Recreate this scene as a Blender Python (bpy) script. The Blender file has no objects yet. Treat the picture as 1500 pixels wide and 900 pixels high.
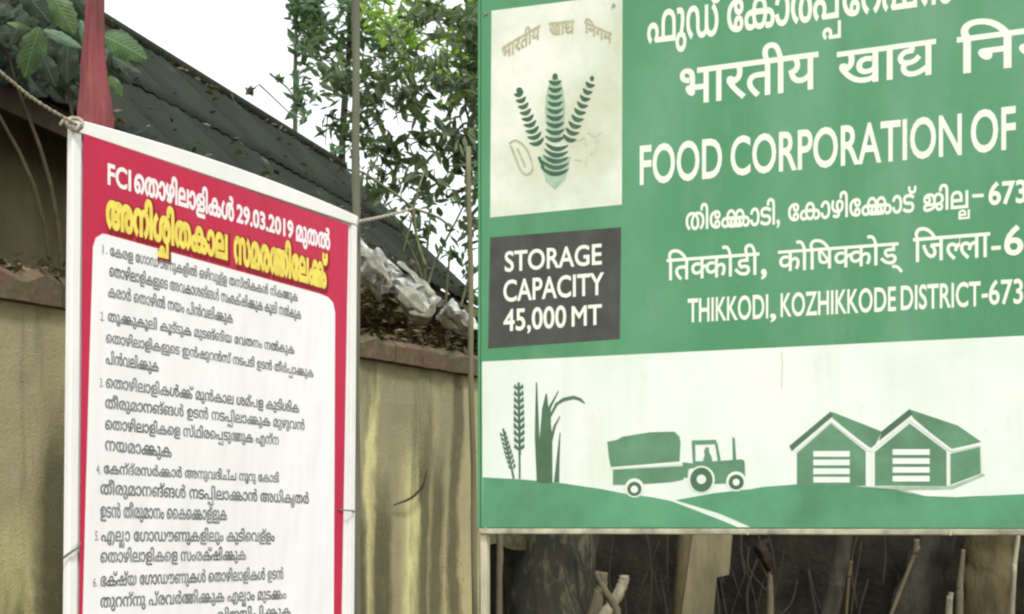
import bpy, math, random
from mathutils import Vector, noise
from mathutils.geometry import tessellate_polygon, delaunay_2d_cdt
random.seed(11)
sc = bpy.context.scene
COL = sc.collection

# ------------------------------------------------------------------ camera, sky, sun, exposure
F, CX, HY, EYE = 2100.0, 750.0, 768.0, 1.6      # focal length / principal column / horizon row of the 1500x900 photo; eye height
cd = bpy.data.cameras.new('camera'); cam = bpy.data.objects.new('camera', cd); COL.objects.link(cam)
cd.sensor_width = 36; cd.lens = 36 * F / 1500; cd.shift_y = (HY - 450) / 1500
cd.clip_start = .05; cd.clip_end = 3000
cam.location = (0, 0, EYE); cam.rotation_euler = (math.radians(90), 0, 0)
sc.camera = cam
SUN_EL, SUN_AZ = math.radians(52), math.radians(157)   # azimuth from +Y clockwise: behind the camera, a little to the right
w = bpy.data.worlds.new('World'); sc.world = w; w.use_nodes = True
nt = w.node_tree; bg = nt.nodes['Background']
sky = nt.nodes.new('ShaderNodeTexSky'); sky.sky_type = 'NISHITA'; sky.sun_disc = False
sky.sun_elevation = SUN_EL; sky.sun_rotation = SUN_AZ; sky.dust_density = 4; sky.air_density = 1.2
mx = nt.nodes.new('ShaderNodeMixRGB'); mx.inputs[0].default_value = .82
mx.inputs[2].default_value = (9.6, 9.9, 9.7, 1)        # the bright even cloud layer that hides nearly all of the blue
nt.links.new(sky.outputs[0], mx.inputs[1]); nt.links.new(mx.outputs[0], bg.inputs[0]); bg.inputs[1].default_value = .1
sd = bpy.data.lights.new('sun', 'SUN'); so = bpy.data.objects.new('sun', sd); COL.objects.link(so)
sd.energy = 1.5; sd.angle = math.radians(12); sd.color = (1, .98, .94)
dirs = Vector((math.sin(SUN_AZ) * math.cos(SUN_EL), math.cos(SUN_AZ) * math.cos(SUN_EL), math.sin(SUN_EL)))
so.rotation_euler = dirs.to_track_quat('Z', 'Y').to_euler(); so.location = dirs * 30
sc.view_settings.view_transform = 'Standard'; sc.view_settings.look = 'None'
sc.view_settings.exposure = .66; sc.view_settings.gamma = 1
sc.cycles.filter_width = 2.3
sc.cycles.max_bounces = 6; sc.cycles.transparent_max_bounces = 8

# ------------------------------------------------------------------ helpers
ORG = {}
def link(o, parent=None, at=(0, 0, 0)):
    COL.objects.link(o); at = Vector(at)
    if parent is not None:
        o.parent = parent; o.location = at - ORG[parent.name]
    else: o.location = at
    ORG[o.name] = at
    return o
def thing(name, label, cat, at, group=None):
    o = bpy.data.objects.new(name, None); o.empty_display_size = .1; link(o, None, at)
    return tag(o, label, cat, group)
def tag(o, label, cat, group=None):
    o['label'] = label; o['category'] = cat
    if group: o['group'] = group
    return o
def mk(name, V, Fc, mat, parent=None, smooth=False, at=None, kind=None):
    if at is None: at = ORG[parent.name] if parent is not None else (0, 0, 0)
    at = Vector(at)
    me = bpy.data.meshes.new(name)
    me.from_pydata([tuple(Vector(v) - at) for v in V], [], Fc); me.update()
    if smooth: me.polygons.foreach_set('use_smooth', [True] * len(me.polygons))
    me.materials.append(mat)
    o = bpy.data.objects.new(name, me); link(o, parent, at)
    if kind: o['kind'] = kind
    return o
def P(px, py, z): return Vector(((px - CX) / F * z, z, EYE + (HY - py) / F * z))

class Plane:
    """upright plane: depth zr at column pr, horizontal lines meeting at column vp"""
    def __init__(s, vp, pr, zr):
        s.vp, s.pr, s.zr = vp, pr, zr
        a, b = P(pr, HY, s.z(pr)), P(pr + 300, HY, s.z(pr + 300))
        s.O = Vector((a.x, a.y, 0)); s.d = (b - a); s.d.z = 0; s.d.normalize()
        s.n = Vector((s.d.y, -s.d.x, 0))
        if s.n.dot(-s.O) < 0: s.n = -s.n
    def z(s, px): return s.zr * (s.vp - s.pr) / (s.vp - px)
    def uv(s, px, py):
        p = P(px, py, s.z(px)); return ((p - s.O).dot(s.d), p.z)
    def w(s, u, v, off=0): return s.O + s.d * u + Vector((0, 0, v)) + s.n * off
    def p(s, px, py, off=0): return s.w(*s.uv(px, py), off)

def box_uv(pl, u0, u1, v0, v1, o0, o1, bev=0):
    """box on a plane between offsets o0 (back) and o1 (front)"""
    V = []
    for (o, b) in ((o0, 0), (o1 - bev, 0), (o1, bev)) if bev else ((o0, 0), (o1, 0)):
        V += [pl.w(u0 + b, v0 + b, o), pl.w(u1 - b, v0 + b, o), pl.w(u1 - b, v1 - b, o), pl.w(u0 + b, v1 - b, o)]
    n = len(V) // 4; Fc = [(3, 2, 1, 0), tuple(range(4 * n - 4, 4 * n))]
    for k in range(n - 1):
        for i in range(4):
            j = (i + 1) % 4; Fc.append((4 * k + i, 4 * k + j, 4 * k + 4 + j, 4 * k + 4 + i))
    return V, Fc
def tube(pts, rad, seg=10, wob=0, cap=True):
    V, Fc = [], []; n = len(pts); pts = [Vector(p) for p in pts]
    up = None
    for i, p in enumerate(pts):
        t = (pts[min(i + 1, n - 1)] - pts[max(i - 1, 0)]).normalized()
        if up is None: up = Vector((0, 1, 0)) if abs(t.z) > .7 else Vector((0, 0, 1))
        a = t.cross(up).normalized(); b = a.cross(t).normalized(); up = b
        r = rad[i] if isinstance(rad, (list, tuple)) else rad
        for k in range(seg):
            an = k / seg * 2 * math.pi
            rr = r * (1 + wob * noise.noise(Vector((math.cos(an) * 1.3, math.sin(an) * 1.3, i * .6 + p.x * 3))))
            V.append(p + a * math.cos(an) * rr + b * math.sin(an) * rr)
    for i in range(n - 1):
        for k in range(seg):
            q = (k + 1) % seg; Fc.append((i * seg + k, i * seg + q, (i + 1) * seg + q, (i + 1) * seg + k))
    if cap: Fc += [tuple(range(seg - 1, -1, -1)), tuple((n - 1) * seg + k for k in range(seg))]
    return V, Fc
def curve(pts, n=12):
    """Catmull-Rom through points"""
    pts = [Vector(p) for p in pts]; q = [2 * pts[0] - pts[1]] + pts + [2 * pts[-1] - pts[-2]]; out = []
    for i in range(1, len(q) - 2):
        for k in range(n):
            t = k / n; a, b, c, d = q[i - 1], q[i], q[i + 1], q[i + 2]
            out.append(.5 * ((2 * b) + (c - a) * t + (2 * a - 5 * b + 4 * c - d) * t * t + (3 * b - a - 3 * c + d) * t ** 3))
    return out + [pts[-1]]
def join(parts):
    V, Fc = [], []
    for v, f in parts:
        n = len(V); V += list(v); Fc += [tuple(i + n for i in q) for q in f]
    return V, Fc

# ------------------------------------------------------------------ materials
class N:
    def __init__(s, name, rough=.8, spec=.3):
        s.m = bpy.data.materials.new(name); s.m.use_nodes = True; s.t = s.m.node_tree
        s.b = s.t.nodes['Principled BSDF']; s.b.inputs['Roughness'].default_value = rough
        s.b.inputs['Specular IOR Level'].default_value = spec
        s.tc = s.t.nodes.new('ShaderNodeTexCoord').outputs['Object']
    def noise(s, scale, detail=5, rough=.6, stretch=(1, 1, 1), src=None):
        mp = s.t.nodes.new('ShaderNodeMapping'); mp.inputs['Scale'].default_value = stretch
        s.t.links.new(src or s.tc, mp.inputs[0])
        n = s.t.nodes.new('ShaderNodeTexNoise'); n.inputs['Scale'].default_value = scale
        n.inputs['Detail'].default_value = detail; n.inputs['Roughness'].default_value = rough
        s.t.links.new(mp.outputs[0], n.inputs['Vector']); return n.outputs['Fac']
    def ramp(s, fac, stops):
        r = s.t.nodes.new('ShaderNodeValToRGB'); e = r.color_ramp.elements
        while len(e) < len(stops): e.new(.5)
        for k, (p, c) in enumerate(stops):
            e[k].position = p; e[k].color = (c, c, c, 1) if isinstance(c, (int, float)) else (*c, 1)
        s.t.links.new(fac, r.inputs[0]); return r.outputs[0]
    def mix(s, fac, a, b, mode='MIX'):
        m = s.t.nodes.new('ShaderNodeMixRGB'); m.blend_type = mode
        for i, x in enumerate((fac, a, b)):
            if isinstance(x, (int, float)): m.inputs[i].default_value = x if i == 0 else (x, x, x, 1)
            elif isinstance(x, tuple): m.inputs[i].default_value = (*x, 1)
            else: s.t.links.new(x, m.inputs[i])
        return m.outputs[0]
    def math(s, op, a, b=0., c=0.):
        m = s.t.nodes.new('ShaderNodeMath'); m.operation = op
        for i, x in enumerate((a, b, c)):
            if isinstance(x, (int, float)): m.inputs[i].default_value = x
            else: s.t.links.new(x, m.inputs[i])
        return m.outputs[0]
    def xyz(s):
        x = s.t.nodes.new('ShaderNodeSeparateXYZ'); s.t.links.new(s.tc, x.inputs[0]); return x.outputs
    def col(s, x):
        if isinstance(x, tuple): s.b.inputs['Base Color'].default_value = (*x, 1)
        else: s.t.links.new(x, s.b.inputs['Base Color'])
        return s
    def bump(s, h, strength=.4, dist=.01):
        b = s.t.nodes.new('ShaderNodeBump'); b.inputs['Strength'].default_value = strength; b.inputs['Distance'].default_value = dist
        s.t.links.new(h, b.inputs['Height']); s.t.links.new(b.outputs[0], s.b.inputs['Normal']); return s
def simple(name, c, var=.25, scale=6, rough=.8, spec=.3, bump=.15, stretch=(1, 1, 1), dist=.004):
    n = N(name, rough, spec); f = n.noise(scale, stretch=stretch)
    lo = tuple(x * (1 - var) for x in c); hi = tuple(min(x * (1 + var), 1) for x in c)
    n.col(n.ramp(f, [(.3, lo), (.7, hi)]))
    if bump: n.bump(n.noise(scale * 6, stretch=stretch), bump, dist)
    return n.m
def leafmat(name, c1, c2, trans=.35):
    n = N(name, .55, .3); f = n.noise(1.6, 3)
    g = n.t.nodes.new('ShaderNodeNewGeometry').outputs['Random Per Island']
    c = n.ramp(n.mix(.65, f, g), [(.15, c1), (.8, c2)]); n.col(c)
    tr = n.t.nodes.new('ShaderNodeBsdfTranslucent'); n.t.links.new(n.mix(.5, c, n.mix(1., c, (1.2, 1.5, .5), 'MULTIPLY')), tr.inputs[0])
    ms = n.t.nodes.new('ShaderNodeMixShader'); ms.inputs[0].default_value = trans
    n.t.links.new(n.b.outputs[0], ms.inputs[1]); n.t.links.new(tr.outputs[0], ms.inputs[2])
    n.t.links.new(ms.outputs[0], n.t.nodes['Material Output'].inputs[0]); return n.m

M = {}
M['white_paint'] = simple('white_frame_paint', (.80, .80, .77), .05, 5, .45, .4, .06)
def flex(name, c, var):
    n = N(name, .5, .18); f = n.noise(3, 5, .6, (1, 1, .6)); n.col(n.ramp(f, [(.3, tuple(x * (1 - var) for x in c)), (.7, c)]))
    return n.bump(n.noise(2.6, 3, .5, (1.4, 1.4, .45)), .55, .05).m
M['poster_red'] = flex('poster_red_print', (.54, .028, .075), .10)
M['poster_white'] = flex('poster_white_print', (.85, .85, .85), .04)
M['poster_grey'] = simple('poster_ink', (.19, .21, .195), .5, 14, .6, .2, 0)
M['ink_white'] = simple('poster_white_ink', (.86, .80, .82), .05, 20, .6, .2, 0)
M['ink_yellow'] = simple('poster_yellow_ink', (.80, .66, .12), .14, 30, .6, .2, 0)
M['ink_shadow'] = simple('poster_dark_red_ink', (.25, .012, .02), .1, 5, .6, .2, 0)
# sign enamel: green with fading, streaks, scuffs and a painted-in sheen
n = N('sign_green_enamel', .38, .5)
f1 = n.noise(1.3, 5, .6, (1, 1, .55)); f2 = n.noise(7, 6, .65, (1, 1, .35)); f3 = n.noise(60, 2)
c = n.ramp(f1, [(.3, (.052, .245, .095)), (.5, (.078, .29, .132)), (.68, (.145, .355, .215))])
c = n.mix(n.ramp(f2, [(.55, 0.), (.75, .5)]), c, (.18, .33, .20))
c = n.mix(n.ramp(f3, [(.62, 0.), (.72, .25)]), c, (.10, .20, .10))
f4 = n.noise(5, 4, .6, (1, 1, .06)); c = n.mix(n.ramp(f4, [(.55, 0.), (.72, .35)]), c, (.06, .17, .085))
f5 = n.noise(24, 5, .7); c = n.mix(n.ramp(f5, [(.66, 0.), (.70, .45)]), c, (.20, .27, .17))
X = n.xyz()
for (x0_, wd_, k_) in ((.34, .10, .55), (.02, .16, .25), (-.60, .07, .25)):  # pale bands; the strongest paints in the sheen towards the right
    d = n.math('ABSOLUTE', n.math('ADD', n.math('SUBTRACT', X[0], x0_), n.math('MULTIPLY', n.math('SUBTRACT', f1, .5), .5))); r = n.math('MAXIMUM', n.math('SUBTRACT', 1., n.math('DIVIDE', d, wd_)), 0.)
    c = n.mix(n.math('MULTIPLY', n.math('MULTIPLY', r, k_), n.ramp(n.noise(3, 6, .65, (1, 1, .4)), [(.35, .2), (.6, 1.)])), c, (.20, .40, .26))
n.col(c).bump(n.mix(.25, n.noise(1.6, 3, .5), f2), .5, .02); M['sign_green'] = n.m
n = N('sign_white_enamel', .45, .4)
f1 = n.noise(1.7, 5, .6); f2 = n.noise(9, 6, .65, (1, 1, .3))
c = n.ramp(f1, [(.3, (.68, .79, .70)), (.5, (.79, .86, .79)), (.7, (.86, .88, .83))])
c = n.mix(n.ramp(f2, [(.58, 0.), (.8, .5)]), c, (.64, .64, .50)); f4 = n.noise(6, 4, .6, (1, 1, .06)); c = n.mix(n.ramp(f4, [(.56, 0.), (.72, .3)]), c, (.60, .66, .52))
f5 = n.noise(30, 5, .7); c = n.mix(n.ramp(f5, [(.68, 0.), (.71, .5)]), c, (.42, .40, .26)); n.col(c).bump(n.noise(1.6, 3, .5), .4, .02); M['sign_white'] = n.m
n = N('emblem_enamel', .45, .4)
f1 = n.noise(2.6, 5, .6); f2 = n.noise(16, 5, .6)
c = n.ramp(f1, [(.35, (.56, .60, .44)), (.52, (.68, .74, .60)), (.66, (.84, .85, .76))])
c = n.mix(n.ramp(f2, [(.55, 0.), (.75, .35)]), c, (.50, .58, .44)); n.col(c); M['emblem_white'] = n.m
M['sign_black'] = simple('sign_dark_grey_paint', (.062, .068, .058), .3, 8, .5, .35, .05)
M['ink_sign'] = simple('sign_white_lettering', (.83, .89, .77), .05, 12, .5, .3, 0)
M['land_green'] = simple('sign_landscape_green', (.10, .31, .165), .22, 4, .45, .4, 0)
M['print_green'] = simple('sign_picture_green', (.118, .27, .155), .2, 9, .5, .4, 0)
M['print_dark'] = simple('sign_picture_dark_green', (.075, .155, .088), .2, 9, .5, .4, 0)
M['ear_dark'] = simple('emblem_dark_green', (.045, .12, .068), .25, 30, .5, .4, 0)
M['ear_mid'] = simple('emblem_pale_green', (.36, .50, .36), .15, 30, .5, .4, 0)
M['faded_brown'] = simple('faded_brown_ink', (.47, .45, .29), .2, 40, .5, .3, 0)
M['faded_grey'] = simple('faded_grey_ink', (.60, .60, .50), .1, 40, .5, .3, 0)
M['trim'] = simple('aged_aluminium_trim', (.42, .40, .29), .5, 12, .45, .5, .1, (1, 1, 1))
M['galv'] = simple('pale_steel_post', (.50, .47, .34), .3, 14, .5, .5, .1, (1, 1, .3))
M['rope'] = simple('pale_rope', (.40, .37, .29), .35, 60, .9, .1, .6)
M['bamboo'] = simple('weathered_bamboo', (.155, .145, .085), .4, 7, .7, .3, .3, (1, 1, .2))
M['bamboo_grey'] = simple('grey_weathered_pole', (.13, .135, .095), .4, 7, .7, .3, .3, (1, 1, .2))
n = N('faded_red_paint', .65, .3)
c = n.ramp(n.noise(5, 6, .6, (1, 1, .4)), [(.32, (.12, .035, .035)), (.45, (.20, .042, .052)), (.58, (.23, .06, .052)), (.70, (.34, .12, .05))])
n.col(c).bump(n.noise(30), .4, .004); M['red_post'] = n.m
# compound wall plaster: ochre lime wash, vertical algae streaks, plus sun dapples and a post shadow painted in (x = metres along the wall, in the wall's own axes)
n = N('stained_dappled_ochre_plaster', .9, .15)
X = n.xyz()
st = n.noise(3.2, 7, .62, (1, 1, .16)); big = n.noise(1.1, 5, .55, (1, 1, .45)); fine = n.noise(26, 4, .6, (1, 1, .5))
base = n.ramp(big, [(.32, (.25, .235, .135)), (.5, (.36, .325, .19)), (.68, (.47, .41, .22))])
def band(u0, wd, z0=None, up=True):
    d = n.math('SUBTRACT', X[0], u0); wob = n.math('MULTIPLY', n.math('SUBTRACT', n.noise(2.2, 6, .65, (1, 1, .35)), .5), .30)
    d = n.math('ABSOLUTE', n.math('ADD', d, wob)); r = n.math('SUBTRACT', 1., n.math('DIVIDE', d, wd)); r = n.math('MAXIMUM', r, 0.)
    r = n.math('MINIMUM', n.math('MULTIPLY', r, 1.8), 1.)
    if z0 is not None:
        zf = n.math('MULTIPLY', n.math('SUBTRACT', z0, X[2]), 3.0 if up else -3.0)
        zf = n.math('MINIMUM', n.math('MAXIMUM', n.math('ADD', zf, n.math('SUBTRACT', fine, .5)), 0.), 1.); r = n.math('MULTIPLY', r, zf)
    return r
WALLBANDS = dict(dark=[], light=[])
M['wall_nodes'] = None
wall_n, wall_base, wall_st, wall_fine, wall_band = n, base, st, fine, band
M['coping'] = None
n = N('laterite_coping', .95, .1)
f = n.noise(5, 6, .65); g = n.noise(22, 5, .6)
c = n.ramp(f, [(.3, (.085, .055, .038)), (.5, (.135, .092, .062)), (.62, (.10, .095, .055))])
c = n.mix(n.ramp(g, [(.5, 0.), (.75, .6)]), c, (.21, .18, .11)); n.col(c).bump(g, .6, .012); M['coping'] = n.m
M['moss'] = simple('moss_and_humus', (.085, .085, .048), .5, 9, 1, .05, .8, dist=.02)
n = N('grimy_roof_sheet', .95, .06)
f = n.noise(1.2, 6, .6); g = n.noise(12, 6, .65); h = n.noise(45, 3, .5)
c = n.ramp(f, [(.3, (.024, .027, .020)), (.5, (.030, .035, .026)), (.7, (.034, .044, .031))])
c = n.mix(n.ramp(g, [(.58, 0.), (.72, .5)]), c, (.050, .045, .028)); c = n.mix(n.ramp(h, [(.60, 0.), (.75, .5)]), c, (.018, .018, .014))
n.col(c).bump(g, .35, .012); M['roof'] = n.m
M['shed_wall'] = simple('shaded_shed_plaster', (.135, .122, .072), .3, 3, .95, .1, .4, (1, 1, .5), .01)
M['timber'] = simple('dark_roof_timber', (.045, .035, .024), .4, 8, .9, .1, .4, (1, 1, .3))
n = N('lichen_bark', .95, .1)
f = n.noise(5, 6, .65, (1, 1, .35)); g = n.noise(11, 5, .6, (1, 1, .5))
c = n.ramp(f, [(.35, (.034, .036, .028)), (.6, (.058, .058, .045))])
c = n.mix(n.ramp(g, [(.52, 0.), (.62, .7)]), c, (.15, .145, .085)); n.col(c).bump(f, .7, .03); M['bark_lichen'] = n.m
M['bark'] = simple('grey_brown_bark', (.055, .05, .038), .45, 9, .95, .1, .7, (1, 1, .3), .015)
M['bark_olive'] = simple('olive_brown_bark', (.105, .088, .048), .5, 8, .95, .1, .7, (1, 1, .2), .015)
M['pale_wood'] = simple('bleached_wood', (.13, .115, .075), .35, 9, .85, .15, .5, (1, 1, .25), .008)
M['pale_plank'] = simple('pale_weathered_plank', (.165, .145, .09), .55, 7, .85, .15, .5, (1, 1, .25), .008)
M['bone_wood'] = simple('peeled_white_wood', (.30, .28, .20), .6, 12, .7, .2, .4, (1, 1, .3))
M['dark_bank'] = simple('shade_dark_laterite', (.030, .029, .021), .5, 3.5, 1, .05, .5, dist=.03)  # the shade under the sign is put into this dark base colour
M['rag'] = simple('faded_red_cloth', (.035, .024, .019), .4, 16, .95, .1, .4)
M['ground'] = simple('packed_earth', (.16, .12, .075), .3, 2, 1, .05, .6, dist=.02)
M['litter'] = leafmat('fallen_leaf_litter', (.035, .028, .016), (.17, .13, .07), .1)
M['dry'] = simple('dry_pale_leaf', (.66, .66, .58), .4, 22, .5, .5, .7, (1, 1, 1), .006)
M['dry2'] = simple('grey_dry_leaf', (.24, .22, .14), .4, 12, .8, .2, .7, (1, 1, 1), .006)
M['leaf_dark'] = leafmat('dark_leaves', (.065, .10, .062), (.20, .26, .15), .42)
M['leaf_mid'] = leafmat('mid_green_leaves', (.07, .13, .08), (.17, .27, .15), .4)
M['leaf_lime'] = leafmat('lime_green_leaves', (.13, .25, .035), (.42, .56, .14), .5)
M['leaf_big'] = leafmat('broad_green_leaf', (.115, .25, .075), (.17, .30, .12), .3)
M['leaf_blue'] = leafmat('bluish_green_leaf', (.13, .27, .15), (.16, .30, .17), .25)
M['leaf_deep'] = leafmat('deep_green_leaf', (.035, .075, .04), (.085, .14, .075), .3)
def broad(name, a, b):
    n = N(name, .5, .35); X = n.xyz(); ax = n.math('ABSOLUTE', X[0])
    v = n.math('SINE', n.math('MULTIPLY', n.math('SUBTRACT', X[1], n.math('MULTIPLY', ax, .9)), 62.)); vein = n.ramp(v, [(.85, 0.), (1., .22)])
    mid = n.ramp(ax, [(.006, .7), (.014, 0.)]); rnd = n.t.nodes.new('ShaderNodeObjectInfo').outputs['Random']
    c = n.mix(rnd, a, b); c = n.mix(n.ramp(n.noise(5, 5, .65), [(.4, 0.), (.65, .6)]), c, tuple(x * .5 for x in a))
    c = n.mix(n.math('MAXIMUM', vein, mid), c, tuple(min(x * 1.5 + .03, 1) for x in b)); c = n.mix(n.ramp(n.noise(9, 4, .7), [(.62, 0.), (.67, .8)]), c, (.12, .09, .035))
    n.col(c).bump(v, .2, .003)
    tr = n.t.nodes.new('ShaderNodeBsdfTranslucent'); n.t.links.new(c, tr.inputs[0]); ms = n.t.nodes.new('ShaderNodeMixShader'); ms.inputs[0].default_value = .25
    n.t.links.new(n.b.outputs[0], ms.inputs[1]); n.t.links.new(tr.outputs[0], ms.inputs[2]); n.t.links.new(ms.outputs[0], n.t.nodes['Material Output'].inputs[0]); return n.m
M['leaf_big'] = broad('broad_green_leaf', (.07, .145, .045), (.12, .20, .08)); M['leaf_blue'] = broad('bluish_green_leaf', (.10, .19, .11), (.13, .23, .14)); M['leaf_deep'] = broad('deep_green_leaf', (.025, .05, .028), (.07, .105, .06))
M['plastic'] = simple('crumpled_grey_white_plastic', (.42, .43, .40), .85, 13, .22, .6, .5, dist=.01)
M['twig'] = simple('green_grey_twig', (.15, .16, .09), .3, 20, .8, .2, .2)
M['twig_dark'] = simple('dark_twig', (.05, .038, .02), .3, 20, .8, .2, .2)

# ------------------------------------------------------------------ lettering: glyph outlines from Blender's built-in font
G = {}
def raw(s):
    if s in G: return G[s]
    c = bpy.data.curves.new('tmp', 'FONT'); c.body = s; c.resolution_u = 4
    o = bpy.data.objects.new('tmp', c); COL.objects.link(o); bpy.context.view_layer.update()
    dg = bpy.context.evaluated_depsgraph_get(); cu = o.evaluated_get(dg).to_curve(dg)
    polys = []
    for sp in cu.splines:
        b = sp.bezier_points; pts = []
        if len(b) < 2: continue
        for i in range(len(b)):
            p, q = b[i], b[(i + 1) % len(b)]
            A, B, Cc, D = p.co, p.handle_right, q.handle_left, q.co
            straight = (abs((B - A).cross(D - A).z) + abs((Cc - A).cross(D - A).z)) < 1e-6
            for k in range(1 if straight else 4):
                t = k / 4; u = 1 - t
                v = u ** 3 * A + 3 * u * u * t * B + 3 * u * t * t * Cc + t ** 3 * D; pts.append((v.x, v.y))
        polys.append(pts)
    o.evaluated_get(dg).to_curve_clear(); bpy.data.objects.remove(o); bpy.data.curves.remove(c)
    G[s] = polys; return polys
def area(p): return .5 * sum(p[i - 1][0] * p[i][1] - p[i][0] * p[i - 1][1] for i in range(len(p)))
ADV = {}
def adv(ch):
    if ch not in ADV:
        x0 = min(x for p in raw('I') for x, y in p)
        ps = raw(ch + 'I'); ADV[ch] = min(x for x, y in ps[-1]) - x0
    return ADV[ch]
def clipx(poly, x, keep_left=True):
    out = []
    ins = (lambda q: q[0] <= x) if keep_left else (lambda q: q[0] >= x)
    for i in range(len(poly)):
        a, b = poly[i - 1], poly[i]
        if ins(a) != ins(b):
            t = (x - a[0]) / (b[0] - a[0]); out.append((x, a[1] + t * (b[1] - a[1])))
        if ins(b): out.append(b)
    return out if len(out) > 2 else None
def make_dya():
    y = max(b for p in raw('य') for a, b in p); w_ = .075; h = y / .67
    T = lambda q: [(a * h, b * h) for a, b in q]
    G['dya'] = [pen(T([(-.01, .635), (.73, .635)]), w_ * h), pen(T([(.60, .65), (.60, 0)]), (w_ + .01) * h), pen(T([(.29, .64), (.29, .53)]), w_ * h),
                pen(T([(.31, .515), (.16, .50), (.07, .41), (.10, .31), (.22, .28), (.34, .31), (.42, .38)]), w_ * h), pen(T([(.22, .29), (.13, .22), (.15, .11), (.26, .05), (.42, .07), (.60, .17)]), w_ * h)]
# joined letters the built-in font does not shape: (glyph, dx, dy, sx, sy, clip) ..., advance
def A_(c): return adv(c)
def pen(pts, wd):
    c = [(p.x, p.y) for p in curve([(x, y, 0) for x, y in pts], 5)] if len(pts) > 2 else pts
    p = stroke(c, wd); return p if area(p) > 0 else p[::-1]
SPECIAL = {
 'Ⓐ': lambda: ([('क', 0, 0, 1, 1, .72), ('क', A_('क') * .66, 0, 1, 1, None)], A_('क') * 1.66),       # kka
 'Ⓑ': lambda: ([('ल', 0, 0, 1, 1, .66), ('ल', A_('ल') * .62, 0, 1, 1, None)], A_('ल') * 1.62),       # lla
 'Ⓒ': lambda: ([('dya', 0, 0, 1, 1, None)], .72),   # dya, drawn with a pen
 'Ⓓ': lambda: ([('ക', 0, 0, 1, 1, None), ('ക', A_('ക') * .42, 0, 1, 1, None)], A_('ക') * 1.42),       # kka
 'Ⓔ': lambda: ([('ല', 0, 0, 1, 1, None), ('ല', A_('ല') * .42, -.36, .62, .5, None)], A_('ല') * 1.08),   # lla
 'Ⓕ': lambda: ([('പ', 0, 0, 1, 1, None), ('പ', A_('പ') * .35, -.36, .7, .5, None)], A_('പ') * 1.05),    # ppa
 'Ⓖ': lambda: ([('ശ', 0, 0, 1, 1, None), ('ച', A_('ശ') * .3, -.36, .65, .5, None)], A_('ശ') * 1.02),    # shcha
 'Ⓗ': lambda: ([('ത', 0, 0, 1, 1, None), ('ത', A_('ത') * .45, 0, 1, 1, None)], A_('ത') * 1.45),        # ttha
}
def layout(s, track=0.):
    if 'dya' not in G: make_dya()
    """list of glyphs (each a list of outlines) and the total advance"""
    groups = []; x = 0
    def put(ch, dx, dy, sx, sy, clip):
        ps = raw(ch)
        if not ps: return
        if clip:
            cx = A_(ch) * clip; ps = [q for q in (clipx(p, cx) for p in ps) if q]
        groups.append([[(dx + a * sx, dy + b * sy) for a, b in p] for p in ps])
    for ch in s:
        if ch == ' ': x += .3; continue
        if ch in SPECIAL:
            parts, a = SPECIAL[ch]()
            for (g, dx, dy, sx, sy, cl) in parts: put(g, x + dx, dy, sx, sy, cl)
            x += a + track
        else:
            put(ch, x, 0, 1, 1, None); x += adv(ch) + track
    return groups, x
def fill(loops):
    """triangles of the non-zero-winding interior of a set of outlines"""
    vs, es = [], []
    for l in loops:
        n = len(l); b = len(vs); vs += [Vector(q) for q in l]; es += [(b + i, b + (i + 1) % n) for i in range(n)]
    r = delaunay_2d_cdt(vs, es, [], 0, 1e-5); out = r[0]; tris = []
    segs = [(l[i - 1], l[i]) for l in loops for i in range(len(l))]
    for f in r[2]:
        if len(f) < 3: continue
        cx = sum(out[i].x for i in f) / len(f); cy = sum(out[i].y for i in f) / len(f); wn = 0
        for (x1, y1), (x2, y2) in segs:
            if (y1 > cy) != (y2 > cy) and cx < (x2 - x1) * (cy - y1) / (y2 - y1) + x1: wn += 1 if y2 > y1 else -1
        if wn: tris.append(tuple(f))
    return [(v.x, v.y) for v in out], tris
def grow(p, d, s):
    n = len(p); out = []
    for i in range(n):
        a, b, c = p[i - 1], p[i], p[(i + 1) % n]
        e1 = Vector((b[0] - a[0], b[1] - a[1])); e2 = Vector((c[0] - b[0], c[1] - b[1]))
        if e1.length < 1e-7: e1 = e2
        if e2.length < 1e-7: e2 = e1
        if e1.length < 1e-7: out.append(b); continue
        n1 = Vector((e1.y, -e1.x)).normalized(); n2 = Vector((e2.y, -e2.x)).normalized(); m = n1 + n2
        if m.length < .3: m = n1
        m = m.normalized() * min(1 / max(m.normalized().dot(n1), .5), 1.6)
        out.append((b[0] + m.x * d * s, b[1] + m.y * d * s))
    return out
def writing(pl, s, left, right, top, off, mat, parent, bold=0., ref=None, name='lettering', track=0., grad=0):
    """write s from pixel column left to right: left=(x,ybase) right=(x,ybase) top = pixel row of the reference height at the left end"""
    gr, a = layout(s, track)
    xs = [x for g in gr for p in g for x, y in p]; x0, x1 = min(xs), max(xs)
    if ref is None: ref = .70
    u0, v0 = pl.uv(*left); u1, v1 = pl.uv(*right); vt = pl.uv(left[0], top)[1]
    sx = (u1 - u0) / (x1 - x0); sy = (vt - v0) / ref; sh = (v1 - v0) / (u1 - u0)
    V, Fc = [], []
    for k, g in enumerate(gr):
        sg = 1 if area(max(g, key=lambda p: abs(area(p)))) > 0 else -1
        if bold: g = [grow(p, bold, sg) for p in g]
        flat, tris = fill(g); b = len(V)
        for x, y in flat:
            u = (x - x0) * sx; V.append(pl.w(u0 + u, v0 + y * sy + u * sh, off + k * 4e-6))
        for t in tris: Fc.append(tuple(b + i for i in t))
    return mk(name, V, Fc, mat, parent)
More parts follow.
